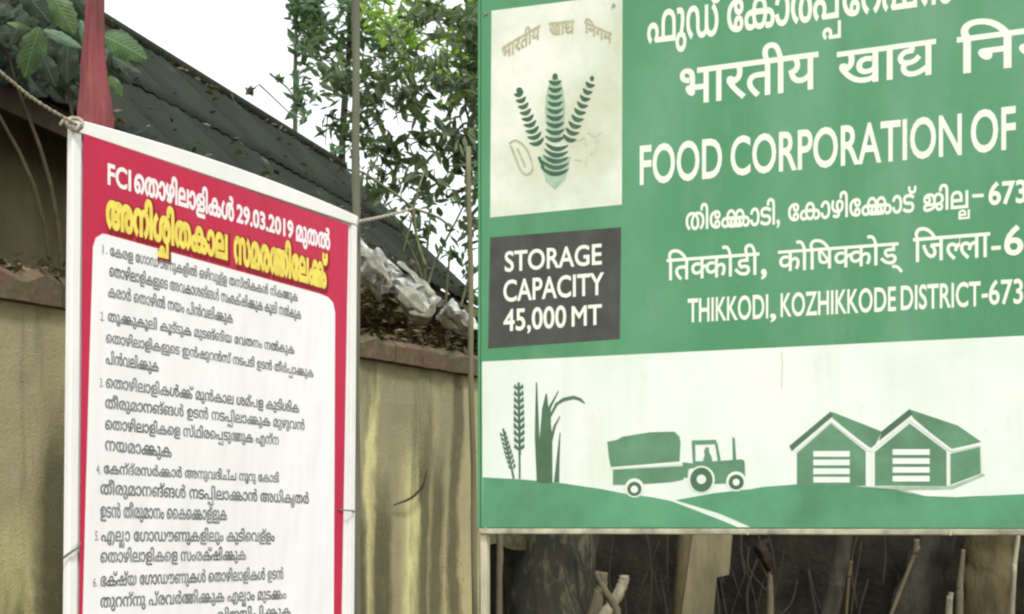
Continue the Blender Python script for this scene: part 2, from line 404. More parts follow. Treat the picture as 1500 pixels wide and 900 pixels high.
def polys_px(pl, polys, off, mat, parent, name, tf=lambda x, y: (x, y), each=False):
    if each:
        return [polys_px(pl, [p], off + k * 6e-6, mat, parent, name, tf) for k, p in enumerate(polys)]
    V, Fc = [], []
    for k, p in enumerate(polys):
        p = [tf(*q) for q in p]; b = len(V)
        V += [pl.p(x, y, off + k * 6e-6) for x, y in p]
        for t in tessellate_polygon([[Vector((x, y, 0)) for x, y in p]]): Fc.append(tuple(b + i for i in t))
    return mk(name, V, Fc, mat, parent)
def stroke(pts, wd):
    pts = [Vector(p) for p in pts]; L, R = [], []; n = len(pts)
    for i, p in enumerate(pts):
        t = (pts[min(i + 1, n - 1)] - pts[max(i - 1, 0)]).normalized(); m = Vector((-t.y, t.x))
        ww = wd[i] if isinstance(wd, (list, tuple)) else wd
        L.append(tuple(p + m * ww / 2)); R.append(tuple(p - m * ww / 2))
    return L + R[::-1]
def disc(x, y, r, ry=None, n=20): return [(x + r * math.cos(k / n * 6.28318), y + (ry or r) * math.sin(k / n * 6.28318)) for k in range(n)]

# ------------------------------------------------------------------ the setting
gv, gf = [], []; NG = 24
for i in range(NG + 1):
    for j in range(NG + 1):
        sx_ = (i / NG * 2 - 1); sy_ = (j / NG * 2 - 1); x = math.copysign(abs(sx_) ** 3, sx_) * 600; y = math.copysign(abs(sy_) ** 3, sy_) * 600
        gv.append((x, y, .03 * noise.noise(Vector((x * .3, y * .3, 0)))))
for i in range(NG):
    for j in range(NG): a = i * (NG + 1) + j; gf.append((a, a + NG + 1, a + NG + 2, a + 1))
mk('ground', gv, gf, M['ground'], kind='structure')

# compound wall
WP = Plane(2020, 0, 5.1)
wall = thing('compound_wall', 'old ochre compound wall with dark algae streaks and a brown laterite coping, behind the red poster board', 'wall', WP.w(0, 0, 0))
uL = WP.uv(-260, 700)[0]; uR = WP.uv(703, 700)[0]
VT = EYE + 328 * 5.1 / F
# the wall body lives in its own axes so that stains follow its length
def wall_obj(name, V, Fc, mat):
    ang = math.atan2(WP.d.y, WP.d.x); me = bpy.data.meshes.new(name); me.from_pydata(V, [], Fc); me.update(); me.materials.append(mat)
    o = bpy.data.objects.new(name, me); COL.objects.link(o); o.parent = wall; o.rotation_euler = (0, 0, ang); ORG[o.name] = ORG[wall.name]; return o
ub = lambda px: WP.uv(px, 700)[0]
n = wall_n
dark = None
for (px, wd, z0, up) in ((558, .09, EYE + .34, True), (618, .06, EYE + .6, True), (20, .09, EYE - .1, True), (640, .10, EYE + .5, True), (668, .07, None, True), (528, .06, EYE + .3, True), (84, .10, EYE + .52, True), (60, .16, EYE + .9, False), (655, .12, EYE + .62, False)):  # among the stains, the band left of the poster paints in a post's shadow
    b_ = wall_band(ub(px), wd, z0, up); dark = b_ if dark is None else n.math('MAXIMUM', dark, b_)
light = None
for (px, wd, z0) in ((602, .13, EYE + .42), (545, .05, EYE + .75), (25, .12, EYE + .1)):  # yellow bands: dappled sun put into the plaster colour
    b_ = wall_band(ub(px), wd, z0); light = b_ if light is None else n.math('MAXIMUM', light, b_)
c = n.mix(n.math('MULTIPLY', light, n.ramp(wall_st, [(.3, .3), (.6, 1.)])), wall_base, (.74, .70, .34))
c = n.mix(n.math('MULTIPLY', dark, .9), c, (.12, .112, .062))
c = n.mix(n.ramp(wall_st, [(.54, 0.), (.63, .72)]), c, (.125, .13, .072))
c = n.mix(n.ramp(wall_fine, [(.55, 0.), (.75, .35)]), c, (.34, .27, .14))
crk = n.t.nodes.new('ShaderNodeTexVoronoi'); crk.feature = 'DISTANCE_TO_EDGE'; crk.inputs['Scale'].default_value = 1.7
mpn = n.t.nodes.new('ShaderNodeVectorMath'); mpn.operation = 'ADD'
nz = n.t.nodes.new('ShaderNodeTexNoise'); nz.inputs['Scale'].default_value = 4; n.t.links.new(n.tc, nz.inputs['Vector'])
n.t.links.new(n.tc, mpn.inputs[0]); n.t.links.new(nz.outputs['Color'], mpn.inputs[1]); n.t.links.new(mpn.outputs[0], crk.inputs['Vector'])
c = n.mix(n.math('MULTIPLY', n.ramp(crk.outputs['Distance'], [(0., .5), (.006, 0.)]), n.ramp(big, [(.5, 0.), (.6, 1.)])), c, (.12, .11, .06))
grit = n.noise(95, 4, .7); c = n.mix(n.ramp(grit, [(.60, 0.), (.68, .45)]), c, (.12, .11, .07)); fl = n.noise(7, 8, .75, (1, 1, .7)); c = n.mix(n.ramp(fl, [(.63, 0.), (.645, .6)]), c, (.40, .38, .27))
n.col(c).bump(n.mix(.5, n.mix(.5, wall_fine, fl), grit), .8, .015)
# body: a grid with a slightly uneven face
V, Fc = [], []; nu, nv = 60, 26
for i in range(nu + 1):
    for j in range(nv + 1):
        u = uL + (uR - uL) * i / nu; v = -.1 + (VT + .1) * j / nv
        V.append((u, -.012 * noise.noise(Vector((u * 2.1, v * 2.1, 0))) - .006 * noise.noise(Vector((u * 7, v * 7, 3))), v))
for i in range(nu):
    for j in range(nv): a = i * (nv + 1) + j; Fc.append((a, a + nv + 1, a + nv + 2, a + 1))
m0 = len(V); V += [(uL, .2, -.1), (uR, .2, -.1), (uR, .2, VT), (uL, .2, VT)]
e0, e1, e2, e3 = 0, nu * (nv + 1), nu * (nv + 1) + nv, nv
Fc += [(m0 + 3, m0 + 2, m0 + 1, m0), tuple(range(e1, e2 + 1)) + (m0 + 2, m0 + 1), tuple(range(e3, e0 - 1, -1)) + (m0, m0 + 3)]
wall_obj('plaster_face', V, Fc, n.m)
# coping: separate laterite lengths, uneven
u = uL - .1; k = 0
while u < uR + .02:
    L = .46 + .1 * random.random(); u2 = min(u + L, uR + .04)
    V, Fc = [], []; ns = 16
    for i in range(ns + 1):
        uu = u + .004 + (u2 - u - .008) * i / ns; w0 = .03 * noise.noise(Vector((uu * 9, 1, k))); t0 = .035 * noise.noise(Vector((uu * 9, 4, k)))
        V += [(uu, -.045 + w0, VT + .003), (uu, -.05 + w0, VT + .085 + t0), (uu, -.02 + w0, VT + .115 + t0), (uu, .21, VT + .122 + t0), (uu, .24, VT + .09), (uu, .24, VT + .003)]
    for i in range(ns):
        for q in range(6): r = (q + 1) % 6; Fc.append((i * 6 + q, i * 6 + 6 + q, i * 6 + 6 + r, i * 6 + r))
    Fc += [tuple(range(6)), tuple(range(ns * 6 + 5, ns * 6 - 1, -1))]
    wall_obj('coping_block', V, Fc, M['coping']); u = u2; k += 1
# ragged leaf litter and moss along the coping
def litter(name, pts, mat, size, label=None):
    V, Fc = [], []
    for p in pts:
        a = Vector((random.gauss(0, 1), random.gauss(0, 1), random.gauss(0, .35))).normalized(); up = Vector((random.gauss(0, .5), random.gauss(0, .5), 1)).normalized()
        b = a.cross(up).normalized(); s = size * random.uniform(.5, 1.3); m = len(V)
        V += [p - a * s, p + b * s * .42 + up * s * .12, p + a * s, p - b * s * .42 + up * s * .12, p + up * s * .02]
        Fc += [(m, m + 1, m + 4), (m + 1, m + 2, m + 4), (m + 2, m + 3, m + 4), (m + 3, m, m + 4)]
    o = mk(name, V, Fc, mat, at=pts[0], kind='stuff')
    if label: tag(o, label, 'leaf litter')
    return o
pts = []
for i in range(1500):
    u = random.uniform(uL, uR); hgt = .10 * (.5 + noise.noise(Vector((u * 2.5, 7, 0)))) * random.random() ** 1.5
    off = random.uniform(-.2, .04); pts.append(WP.w(u, VT + .118 + max(hgt, 0), off))
litter('leaf_litter', pts, M['litter'], .028, 'brown fallen leaves and moss heaped along the top of the ochre wall')

# shed with dark sheet roof
ZE, ZR, SVP, KE, KR = 7.0, 9.6, 1360.0, .484, .603
def eave(px): z = ZE * SVP / (SVP - px); return Vector(((px - CX) / F * z, z, EYE + KE * SVP * ZE / F))
E0, E1 = eave(-140), eave(712)
dR = (E1 - E0).normalized(); Lr = (E1 - E0).length
rp = Vector(((0 - CX) / F * ZR, ZR, EYE + KR * SVP * ZR / F)); dl = rp - E0; dl -= dR * dl.dot(dR)
UP = dl.copy(); SL = UP.length; UPn = UP.normalized(); NR = dR.cross(UPn); NR = NR if NR.z > 0 else -NR
back = Vector((UP.x, UP.y, 0))
shed = thing('shed', 'long low shed with a grimy dark sheet roof sloping down behind the compound wall', 'shed', (E0.x, E0.y, 0))
rows = 2; ncol = 7; cw = Lr / ncol; sheet = None
for r in range(rows):
    for i in range(ncol):
        if sheet is None:
            V, Fc = [], []; nx, ny = 56, 5; wv = cw * 1.03; lv = SL / rows + .12
            for a in range(nx + 1):
                for b in range(ny + 1):
                    x = wv * a / nx; y = lv * b / ny
                    V.append(dR * x + UPn * y + NR * (.007 * math.sin(a / nx * 2 * math.pi * 8) + .012 * (a / nx) + .01 * noise.noise(Vector((x * 1.5, y * 1.5, 0)))))
            q = len(V); V += [v - NR * .012 for v in V]
            for a in range(nx):
                for b in range(ny): k = a * (ny + 1) + b; Fc += [(k, k + ny + 1, k + ny + 2, k + 1), (q + k + 1, q + k + ny + 2, q + k + ny + 1, q + k)]
            for a in range(nx): k = a * (ny + 1); Fc += [(k, q + k, q + k + ny + 1, k + ny + 1), (k + ny, k + 2 * ny + 1, q + k + 2 * ny + 1, q + k + ny)]
            for b in range(ny): k = nx * (ny + 1) + b; Fc += [(b, b + 1, q + b + 1, q + b), (k, q + k, q + k + 1, k + 1)]
            me = bpy.data.meshes.new('roof_sheet'); me.from_pydata(V, [], Fc); me.update(); me.materials.append(M['roof']); sheet = me
            me.polygons.foreach_set('use_smooth', [True] * len(me.polygons))
        o = bpy.data.objects.new('roof_sheet', sheet); link(o, shed, E0 + dR * (i * cw) + UPn * (r * (SL / rows - .06) - .05) + NR * (.02 + r * .013 + random.uniform(0, .004) + .02 * (i % 2) * 0))
# ridge cap, eave board, walls, back slope
mk('ridge_cap', *tube([E0 + UP + NR * .03 + dR * Lr * k / 8 for k in range(9)], .07, 10), M['roof'], shed, True)
e_in = lambda p, s, z: Vector((p.x, p.y, 0)) + back.normalized() * s + Vector((0, 0, z))
ez = E0.z
def prism(a, b, s0, s1, z0, z1):
    V = [e_in(p, s, z) for p in (a, b) for (s, z) in ((s0, z0), (s1, z0), (s1, z1), (s0, z1))]
    return V, [(0, 1, 2, 3), (7, 6, 5, 4), (0, 4, 5, 1), (1, 5, 6, 2), (2, 6, 7, 3), (3, 7, 4, 0)]
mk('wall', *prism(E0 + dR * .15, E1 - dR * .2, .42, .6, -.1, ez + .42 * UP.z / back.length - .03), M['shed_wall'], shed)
mk('eave_board', *prism(E0, E1, .0, .03, ez - .16, ez - .02), M['timber'], shed)
for k in range(9):
    q = E0 + dR * (.25 + (Lr - .6) * k / 8); V, Fc = tube([q - NR * .07, q + UP * .98 - NR * .07], .035, 4)
    mk('rafter', V, Fc, M['timber'], shed)
bw = back.normalized() * (2 * back.length)
V = [E0 + UP, E1 + UP, E1 + bw, E0 + bw]; V += [v - Vector((0, 0, .03)) for v in V]
mk('back_roof', V, [(0, 1, 2, 3), (7, 6, 5, 4), (0, 4, 5, 1), (1, 5, 6, 2), (2, 6, 7, 3), (3, 7, 4, 0)], M['roof'], shed)
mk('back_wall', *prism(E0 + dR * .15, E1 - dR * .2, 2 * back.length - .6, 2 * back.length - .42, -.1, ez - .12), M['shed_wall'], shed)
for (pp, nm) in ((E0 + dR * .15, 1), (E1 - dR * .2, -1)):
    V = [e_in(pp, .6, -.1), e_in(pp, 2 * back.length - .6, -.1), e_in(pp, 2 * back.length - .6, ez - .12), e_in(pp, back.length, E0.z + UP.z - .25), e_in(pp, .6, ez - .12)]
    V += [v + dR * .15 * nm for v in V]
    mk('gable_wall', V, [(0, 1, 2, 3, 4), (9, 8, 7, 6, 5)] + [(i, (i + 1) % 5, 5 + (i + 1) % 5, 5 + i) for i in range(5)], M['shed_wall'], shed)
pts = []
for i in range(520):
    a = random.random(); b = random.random() ** 3
    if i > 300: b = 1 - random.random() * .06
    pts.append(E0 + dR * (a * Lr) + UPn * (b * SL - .02) + NR * (.055 + random.random() * .02))
litter('roof_leaf_litter', pts, M['litter'], .04, 'scattered dead leaves lying on the dark shed roof')

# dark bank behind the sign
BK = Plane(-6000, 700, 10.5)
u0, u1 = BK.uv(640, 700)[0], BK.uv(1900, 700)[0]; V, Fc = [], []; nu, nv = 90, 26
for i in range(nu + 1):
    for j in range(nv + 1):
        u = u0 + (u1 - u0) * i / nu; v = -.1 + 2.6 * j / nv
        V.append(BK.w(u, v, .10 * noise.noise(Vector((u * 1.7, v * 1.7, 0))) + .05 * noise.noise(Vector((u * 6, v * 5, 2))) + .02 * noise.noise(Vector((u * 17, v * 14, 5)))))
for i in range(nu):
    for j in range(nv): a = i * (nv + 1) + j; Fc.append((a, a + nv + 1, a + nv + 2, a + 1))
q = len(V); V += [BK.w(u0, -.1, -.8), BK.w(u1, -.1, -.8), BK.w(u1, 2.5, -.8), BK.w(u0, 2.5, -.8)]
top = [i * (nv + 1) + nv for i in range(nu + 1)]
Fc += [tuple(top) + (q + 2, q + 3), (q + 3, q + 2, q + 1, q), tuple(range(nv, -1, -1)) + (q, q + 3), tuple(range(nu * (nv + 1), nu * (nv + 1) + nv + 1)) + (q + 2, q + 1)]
tag(mk('laterite_wall', V, Fc, M['dark_bank'], at=BK.w((u0 + u1) / 2, 0), smooth=True), 'dark damp laterite wall in the shade seen below the green signboard', 'wall')  # dark from the shade put into its base colour, not from damp

# ------------------------------------------------------------------ trees
def leaves(clumps, per, size, asp=.36, droop=.3):
    V, Fc = [], []
    for (c, r) in clumps:
        for k in range(int(per * 5.5 * (r.x * r.z) / .09)):
            d = Vector((random.gauss(0, 1), random.gauss(0, 1), random.gauss(0, 1))).normalized() * (random.random() ** .45)
            p = c + Vector((d.x * r.x, d.y * r.y, d.z * r.z))
            if noise.noise(p * 3.6) < -.08: continue
            s = size * random.uniform(.55, 1.3); a = Vector((random.gauss(0, 1), random.gauss(0, 1), random.gauss(-droop, .8))).normalized()
            up = Vector((random.gauss(0, .7), random.gauss(0, .7), 1)).normalized(); b = a.cross(up)
            if b.length < .1: continue
            b.normalize(); nn = b.cross(a); m = len(V)
            V += [p - a * s, p - a * s * .3 + b * s * asp - nn * s * .12, p + a * s * .35 + b * s * asp * .8 - nn * s * .15, p + a * s - nn * s * .3,
                  p + a * s * .35 - b * s * asp * .8 - nn * s * .15, p - a * s * .3 - b * s * asp - nn * s * .12, p + nn * s * .1]
            Fc += [(m, m + 1, m + 6), (m + 1, m + 2, m + 6), (m + 2, m + 3, m + 6), (m + 3, m + 4, m + 6), (m + 4, m + 5, m + 6), (m + 5, m, m + 6)]
    return V, Fc
def limb(a, b, r0, r1, sag=.15):
    m1 = a.lerp(b, .35) + Vector((random.gauss(0, sag), random.gauss(0, sag), sag)); m2 = a.lerp(b, .7) + Vector((random.gauss(0, sag * .7), random.gauss(0, sag * .7), sag * .6))
    c = curve([a, m1, m2, b], 4); n_ = len(c); return tube(c, [r0 + (r1 - r0) * i / (n_ - 1) for i in range(n_)], 6, .1)
def tree(name, label, base, trunk, rt, clumps, leafm, barkm, per, size, twigs=2, group=None):
    t = thing(name, label, 'tree', base, group)
    c = curve(trunk, 7); n_ = len(c); mk('trunk', *tube(c, [rt * (1 + .35 * max(0, 1 - i / 3)) * (1 - .72 * i / (n_ - 1)) for i in range(n_)], 20, .22), barkm, t, True)
    parts = []
    nodes = [(q, rt * .3) for q in c[n_ // 3:]]
    for (cc, r) in sorted(clumps, key=lambda k: min((q - k[0]).length for q in c)):
        src, r0 = min(nodes, key=lambda q: (q[0] - cc).length + (.6 if q[0].z > cc.z + .3 else 0)); r0 = min(r0, .03); parts = [limb(src, cc, r0, r0 * .55, .09)]
        nodes.append((cc, max(r0 * .6, .006)))
        for k in range(twigs):
            e = cc + Vector((random.uniform(-1, 1) * r.x, random.uniform(-1, 1) * r.y, random.uniform(-1, .9) * r.z)); parts.append(limb(cc, e, .006, .0025, .05))
        mk('branch', *join(parts), barkm, t, True)
    mk('crown', *leaves(clumps, per, size), leafm, t)
    return t
def clump(px, py, z, rpx, rpy, dz=.5): return (P(px, py, z), Vector((rpx / F * z, dz, rpy / F * z)))

zt = 9.3; tb = P(812, HY, zt); tb.z = 0
main_cl = [clump(*a) for a in (
 (478, 80, zt + .6, 32, 34), (500, 120, zt + .4, 26, 26), (545, 125, zt + .5, 36, 38), (590, 85, zt + .2, 30, 28), (640, 120, zt, 40, 30), (690, 150, zt - .2, 40, 36), (600, 150, zt + .1, 30, 26),
 (480, 170, zt + .5, 22, 36), (505, 205, zt + .6, 20, 36), (540, 185, zt + .5, 26, 40), (570, 225, zt + .3, 34, 30), (620, 205, zt + .1, 34, 34), (665, 215, zt - .1, 34, 36), (700, 240, zt - .3, 30, 50),
 (555, 270, zt + .3, 28, 18), (610, 262, zt + .1, 28, 24), (655, 290, zt - .1, 28, 22), (690, 330, zt - .3, 22, 34), (700, 60, zt, 40, 60), (640, 30, zt + .3, 60, 40), (760, 100, zt, 90, 80), (850, -40, zt, 120, 90), (960, 60, zt, 120, 90))]
tree('tree', 'large grey barked tree with dark open foliage between the poster board and the signboard', tb,
     [tb, P(816, 830, zt), P(808, 560, zt), P(790, 300, zt + .1), P(800, 60, zt + .2), P(815, -140, zt + .2)], .315, main_cl, M['leaf_dark'], M['bark_lichen'], 78, .060, 3)
zl = 12.5; tb = P(905, HY, zl); tb.z = 0
tree('tree', 'bright lime green leafy tree at the top beside the emblem corner of the signboard', tb,
     [tb, P(885, 500, zl), P(850, 150, zl), P(770, -30, zl)], .14,
     [clump(*a) for a in ((670, 60, zl, 34, 24), (640, 90, zl, 34, 24), (600, 45, zl, 34, 34), (560, 20, zl, 36, 30), (610, 10, zl, 40, 26), (690, 100, zl, 34, 26), (700, 40, zl, 28, 20), (600, 110, zl, 26, 16), (655, 130, zl, 30, 16), (740, 20, zl, 60, 50))],
     M['leaf_lime'], M['bark'], 62, .07, 2)
zs = 16.5; tb = P(436, HY, zs); tb.z = 0
tree('slender_tree', 'thin sapling with sparse yellow green leaves rising behind the shed roof', tb,
     [tb, P(434, 400, zs), P(432, 150, zs), P(436, -60, zs)], .05,
     [clump(*a) for a in ((442, 150, zs, 18, 34), (440, 115, zs, 14, 20), (450, 60, zs, 26, 34), (440, 10, zs, 26, 34), (430, -50, zs, 50, 40), (455, 20, zs, 24, 30), (500, 10, zs, 26, 24))],
     M['leaf_mid'], M['twig'], 34, .09, 2)
zq = 17; tb = P(500, HY, zq); tb.z = 0
tree('tree', 'mid green tree with leafy twigs just right of the sapling, above the shed roof', tb,
     [tb, P(505, 500, zq), P(500, 250, zq), P(512, 40, zq), P(500, -80, zq)], .07,
     [clump(*a) for a in ((470, 30, zq, 30, 40), (500, 60, zq, 28, 34), (465, 90, zq, 24, 20), (495, 100, zq, 24, 24), (530, 30, zq, 24, 34), (560, 60, zq, 24, 24), (485, 230, zq, 18, 18))],
     M['leaf_mid'], M['bark'], 40, .085, 2)
# low undergrowth between wall and shed on the right
sh = thing('shrub', 'tangled green grey shrub behind the ochre wall at the left edge of the signboard', 'shrub', P(640, HY, 8.9) * 1)
sh.location.z = 0; ORG[sh.name] = Vector((sh.location.x, sh.location.y, 0))
cl = [clump(*a) for a in ((600, 300, 9.3, 24, 16), (570, 300, 9.3, 18, 12), (630, 320, 9.2, 22, 18), (660, 360, 9.1, 22, 26), (688, 400, 9, 16, 30), (610, 340, 9.4, 30, 18), (680, 300, 9.1, 20, 20))]
mk('stems', *join([limb(P(640 + random.uniform(-30, 30), 760, 9), c_, .016, .006) for c_, r_ in cl]), M['twig'], sh, True)
mk('foliage', *leaves(cl, 50, .05), M['leaf_mid'], sh)
# hanging stems where the rope is tied
tag(mk('hanging_vine', *join([tube(curve([P(606, 306, 8.6), P(608, 330, 8.6), P(612, 355, 8.6), P(624, 392, 8.6)], 6), .009, 6), tube(curve([P(606, 308, 8.6), P(600, 335, 8.6), P(590, 372, 8.6)], 6), .006, 6),
     tube(curve([P(606, 306, 8.6), P(580, 285, 8.6), P(540, 258, 8.7), P(524, 250, 8.7)], 6), .008, 6), tube(curve([P(606, 306, 8.6), P(640, 318, 8.6), P(662, 334, 8.6)], 6), .008, 6),
     tube(curve([P(606, 306, 8.6), P(612, 280, 8.6), P(622, 250, 8.7)], 6), .006, 6)]), M['twig'], at=P(606, 306, 8.6), smooth=True),
    'forked pale green vine hanging where the rope meets the branches', 'vine')

# leaves of the broad leaved plant at upper left
LB = {}
def leafmesh(Ln, Wd, mat, curl=.25):
    V, Fc = [], []; n_ = 14
    for i in range(n_ + 1):
        t = i / n_; hw = Wd * (math.sin(math.pi * min(t * .93 + .035, 1)) ** .8) * (1 - .25 * t) * (1 + .10 * math.sin(i * 2.3)); z = -curl * Ln * t * t
        V += [(-hw, t * Ln, z - hw * .25 + .16 * math.sin(t * 17) * hw), (-hw * .5, t * Ln, z - hw * .02), (0, t * Ln, z - .06 * hw), (hw * .5, t * Ln, z - hw * .02), (hw, t * Ln, z - hw * .25 - .16 * math.sin(t * 14) * hw)]
    for i in range(n_):
        for k in range(4): a = i * 5 + k; Fc.append((a, a + 1, a + 6, a + 5))
    me = bpy.data.meshes.new('leaf'); me.from_pydata(V, [], Fc); me.update(); me.materials.append(mat); me.polygons.foreach_set('use_smooth', [True] * len(me.polygons)); return me
LM = {k: leafmesh(1, .33, M[k]) for k in ('leaf_big', 'leaf_blue', 'leaf_deep')}
LN = {k: leafmesh(1, .17, M[k]) for k in ('leaf_big', 'leaf_blue', 'leaf_deep')}
pz = 6.35; pb = P(60, HY, pz); pb.z = 0
plant = thing('broad_leaved_plant', 'leafy plant with large oval green leaves over the shed roof, around the red post', 'plant', pb)
def bigleaf(a, b, z, mat, narrow=False, tilt=0., dz=0):
    p, q = P(a[0], a[1], z), P(b[0], b[1], z + dz); d = (q - p); L = d.length; d.normalize()
    face = (Vector((0, -1, .25 + tilt)) + Vector((random.gauss(0, .15), 0, random.gauss(0, .15)))).normalized(); x = d.cross(face).normalized(); zz = x.cross(d).normalized()
    o = bpy.data.objects.new('leaf', (LN if narrow else LM)[mat]); link(o, plant, p)
    from mathutils import Matrix
    o.rotation_euler = Matrix((x, d, zz)).transposed().to_euler(); o.scale = (L, L, L); return o
for a, b, m_, nr in (((72, -14), (106, 44), 'leaf_big', 0), ((64, 44), (116, 64), 'leaf_blue', 1), ((58, 40), (30, 108), 'leaf_big', 0), ((150, 52), (212, 78), 'leaf_big', 0), ((160, 112), (176, 140), 'leaf_big', 0),
                     ((100, 60), (92, 118), 'leaf_deep', 0), ((40, 20), (6, 60), 'leaf_deep', 0), ((118, 30), (140, 88), 'leaf_blue', 1), ((62, 80), (78, 124), 'leaf_deep', 0), ((10, 34), (44, 38), 'leaf_big', 1), ((30, -20), (70, 26), 'leaf_deep', 0)):
    bigleaf(a, b, pz + random.uniform(-.1, .15), m_, nr)
for k in range(230):
    x = random.uniform(-60, 165); y = random.uniform(-60, 128 - max(0, 40 - x) * .9) if x < 110 else random.uniform(45, 115); an = random.uniform(0, 6.28); L = random.uniform(28, 55)
    bigleaf((x, y), (x + L * math.cos(an), y + L * .8 * abs(math.sin(an))), pz + random.uniform(.2, .7), 'leaf_deep', random.random() < .3)
parts = [tube(curve([pb + Vector((random.uniform(-.15, .15), .1, 0)), P(90 + e * .3, 420, pz + .25), P(e, 60 + abs(e - 60) * .3, pz + .3)], 6), [.018 - .012 * i / 12 for i in range(13)], 7) for e in (-40, 10, 95, 150)]
mk('stems', *join(parts), M['twig_dark'], plant, True)
# stray leafy twigs against the sky
for (pp, lab) in (((395, 108, 420, 128), 'dark leafy twig tip against the white sky left of the sapling'), ((360, 138, 380, 124), 'single small dark leaf on a wire thin twig against the sky, leftmost')):
    t = thing('twig', lab, 'twig', P(pp[0], pp[1], 14.9)); a, b = P(pp[0], pp[1], 14.9), P(pp[2], pp[3], 15)
    mk('stem', *tube([a, b, P(436, 150 + (pp[1] - 108) * .9, 15)], [.012, .009, .006], 5), M['bark'], t)
    mk('leaves', *leaves([(a.lerp(b, .4), Vector((.05, .04, .03)))], 420, .055), M['leaf_dark'], t)

# ------------------------------------------------------------------ dry leaves on the eave, wires, posts
def dryleaf(pts, wid, mat, label, fold=.6, group=None):
    c = curve(pts, 6); n_ = len(c); V, Fc = [], []
    for i, p in enumerate(c):
        t = (c[min(i + 1, n_ - 1)] - c[max(i - 1, 0)]).normalized(); s = t.cross(Vector((0, -.6, .8))).normalized(); nn = s.cross(t).normalized()
        if nn.y > 0: nn = -nn
        hw = wid * (math.sin(math.pi * (.06 + .9 * i / (n_ - 1))) ** .6) * (1 + .9 * noise.noise(p * 15))
        for k in range(7):
            f = (k / 6 - .5) * 2; V.append(p + s * hw * f * .8 + nn * hw * (fold * math.cos(f * 2.6) * .7 + .5 * (-1) ** k + .9 * noise.noise(p * 14 + Vector((f * 2, 0, 0)))) + t * hw * noise.noise(p * 20 + Vector((f * 3, 5, 0))))
    q = len(V)
    for i in range(n_ - 1):
        for k in range(6): a = i * 7 + k; Fc.append((a, a + 1, a + 8, a + 7))
    return tag(mk('dry_leaf', V, Fc, mat, at=pts[0]), label, 'dry leaf', group)
zd = 7.25
dryleaf([P(526, 362, zd), P(545, 380, zd), P(566, 405, zd), P(575, 418, zd)], .022, M['dry'], 'narrow white dried frond nearest the right corner of the poster board')
dryleaf([P(583, 384, zd + .1), P(603, 402, zd + .1), P(622, 420, zd + .1), P(638, 436, zd + .1)], .026, M['dry'], 'long shiny white dried leaf, uppermost of the pair above the wall coping')
dryleaf([P(580, 418, zd), P(597, 432, zd), P(615, 446, zd), P(628, 455, zd)], .046, M['dry'], 'wide pale curled dried leaf, lower of the pair above the wall coping')
dryleaf([P(650, 450, zd + .3), P(668, 462, zd + .3), P(690, 478, zd + .3)], .030, M['dry'], 'pale dried leaf hanging beside the left edge of the signboard')
dryleaf([P(632, 440, zd), P(634, 452, zd), P(622, 462, zd), P(600, 458, zd)], .016, M['dry'], 'thin pale leaf stalk curling round under the wide dried leaf')
dryleaf([P(646, 464, zd + .2), P(655, 476, zd + .2), P(672, 482, zd + .2)], .024, M['dry2'], 'grey withered leaf just below the dried leaf by the signboard')
dryleaf([P(540, 386, zd + .1), P(556, 400, zd + .1), P(568, 424, zd + .1)], .05, M['dry2'], 'broad grey crumpled dead leaf under the narrow white frond')
dryleaf([P(590, 440, zd + .15), P(605, 462, zd + .15), P(632, 466, zd + .15)], .05, M['dry2'], 'brown grey shrivelled leaf beneath the wide pale curled leaf')
dryleaf([P(528, 404, zd + .15), P(545, 420, zd + .15), P(560, 440, zd + .15)], .04, M['dry2'], 'small grey withered leaf low beside the board edge')
def crumple(pts, wid, label, na=46, nb=12, name='plastic_sheet', cat='plastic sheet'):
    c = curve(pts, na // (len(pts) - 1)); V, Fc = [], []; n_ = len(c)
    for i, p in enumerate(c):
        t = (c[min(i + 1, n_ - 1)] - c[max(i - 1, 0)]).normalized(); s_ = t.cross(Vector((0, -1, .25))).normalized(); hw = wid * (.35 + .65 * math.sin(math.pi * min(1, .1 + .85 * i / n_)) ** .5) * (1 + .5 * noise.noise(p * 6))
        for k in range(nb + 1):
            f = k / nb * 2 - 1; q = p + s_ * hw * f
            r1 = abs(noise.noise(q * 9)) + .6 * abs(noise.noise(q * 21 + Vector((3, 1, 7)))); V.append(q + Vector((0, -1, .2)) * (.16 * r1 + .05 * (1 - f * f)) + t * .05 * noise.noise(q * 12) + s_ * .04 * noise.noise(q * 15))
    for i in range(n_ - 1):
        for k in range(nb): a = i * (nb + 1) + k; Fc.append((a, a + 1, a + nb + 2, a + nb + 1))
    return tag(mk(name, V, Fc, M['plastic'], at=pts[0]), label, cat)
crumple([P(520, 366, zd + .15), P(552, 398, zd + .15), P(580, 420, zd + .15), P(612, 442, zd + .15), P(640, 462, zd + .15)], .075, 'crumpled shiny grey white plastic sheet lying above the coping beside the poster board')
crumple([P(645, 456, zd + .45), P(668, 470, zd + .45), P(694, 492, zd + .45)], .055, 'smaller crumpled scrap of pale plastic at the left edge of the signboard', 26, 8)
pts = []
for i in range(1000):
    t = random.random(); px = 518 + 185 * t; z = zd + .35 + .9 * t
    yb = 485 + 35 * t; ytop = 395 + 68 * t; py = ytop + (yb - ytop) * random.random() ** .8 + 12 * noise.noise(Vector((px * .05, 0, 0)))
    pts.append(P(px, py, z + random.uniform(-.05, .2)))
litter('leaf_heap', pts, M['litter'], .05, 'dark heap of rotting leaves between the coping and the shed at the right')
hp = [];
V, Fc = [], []
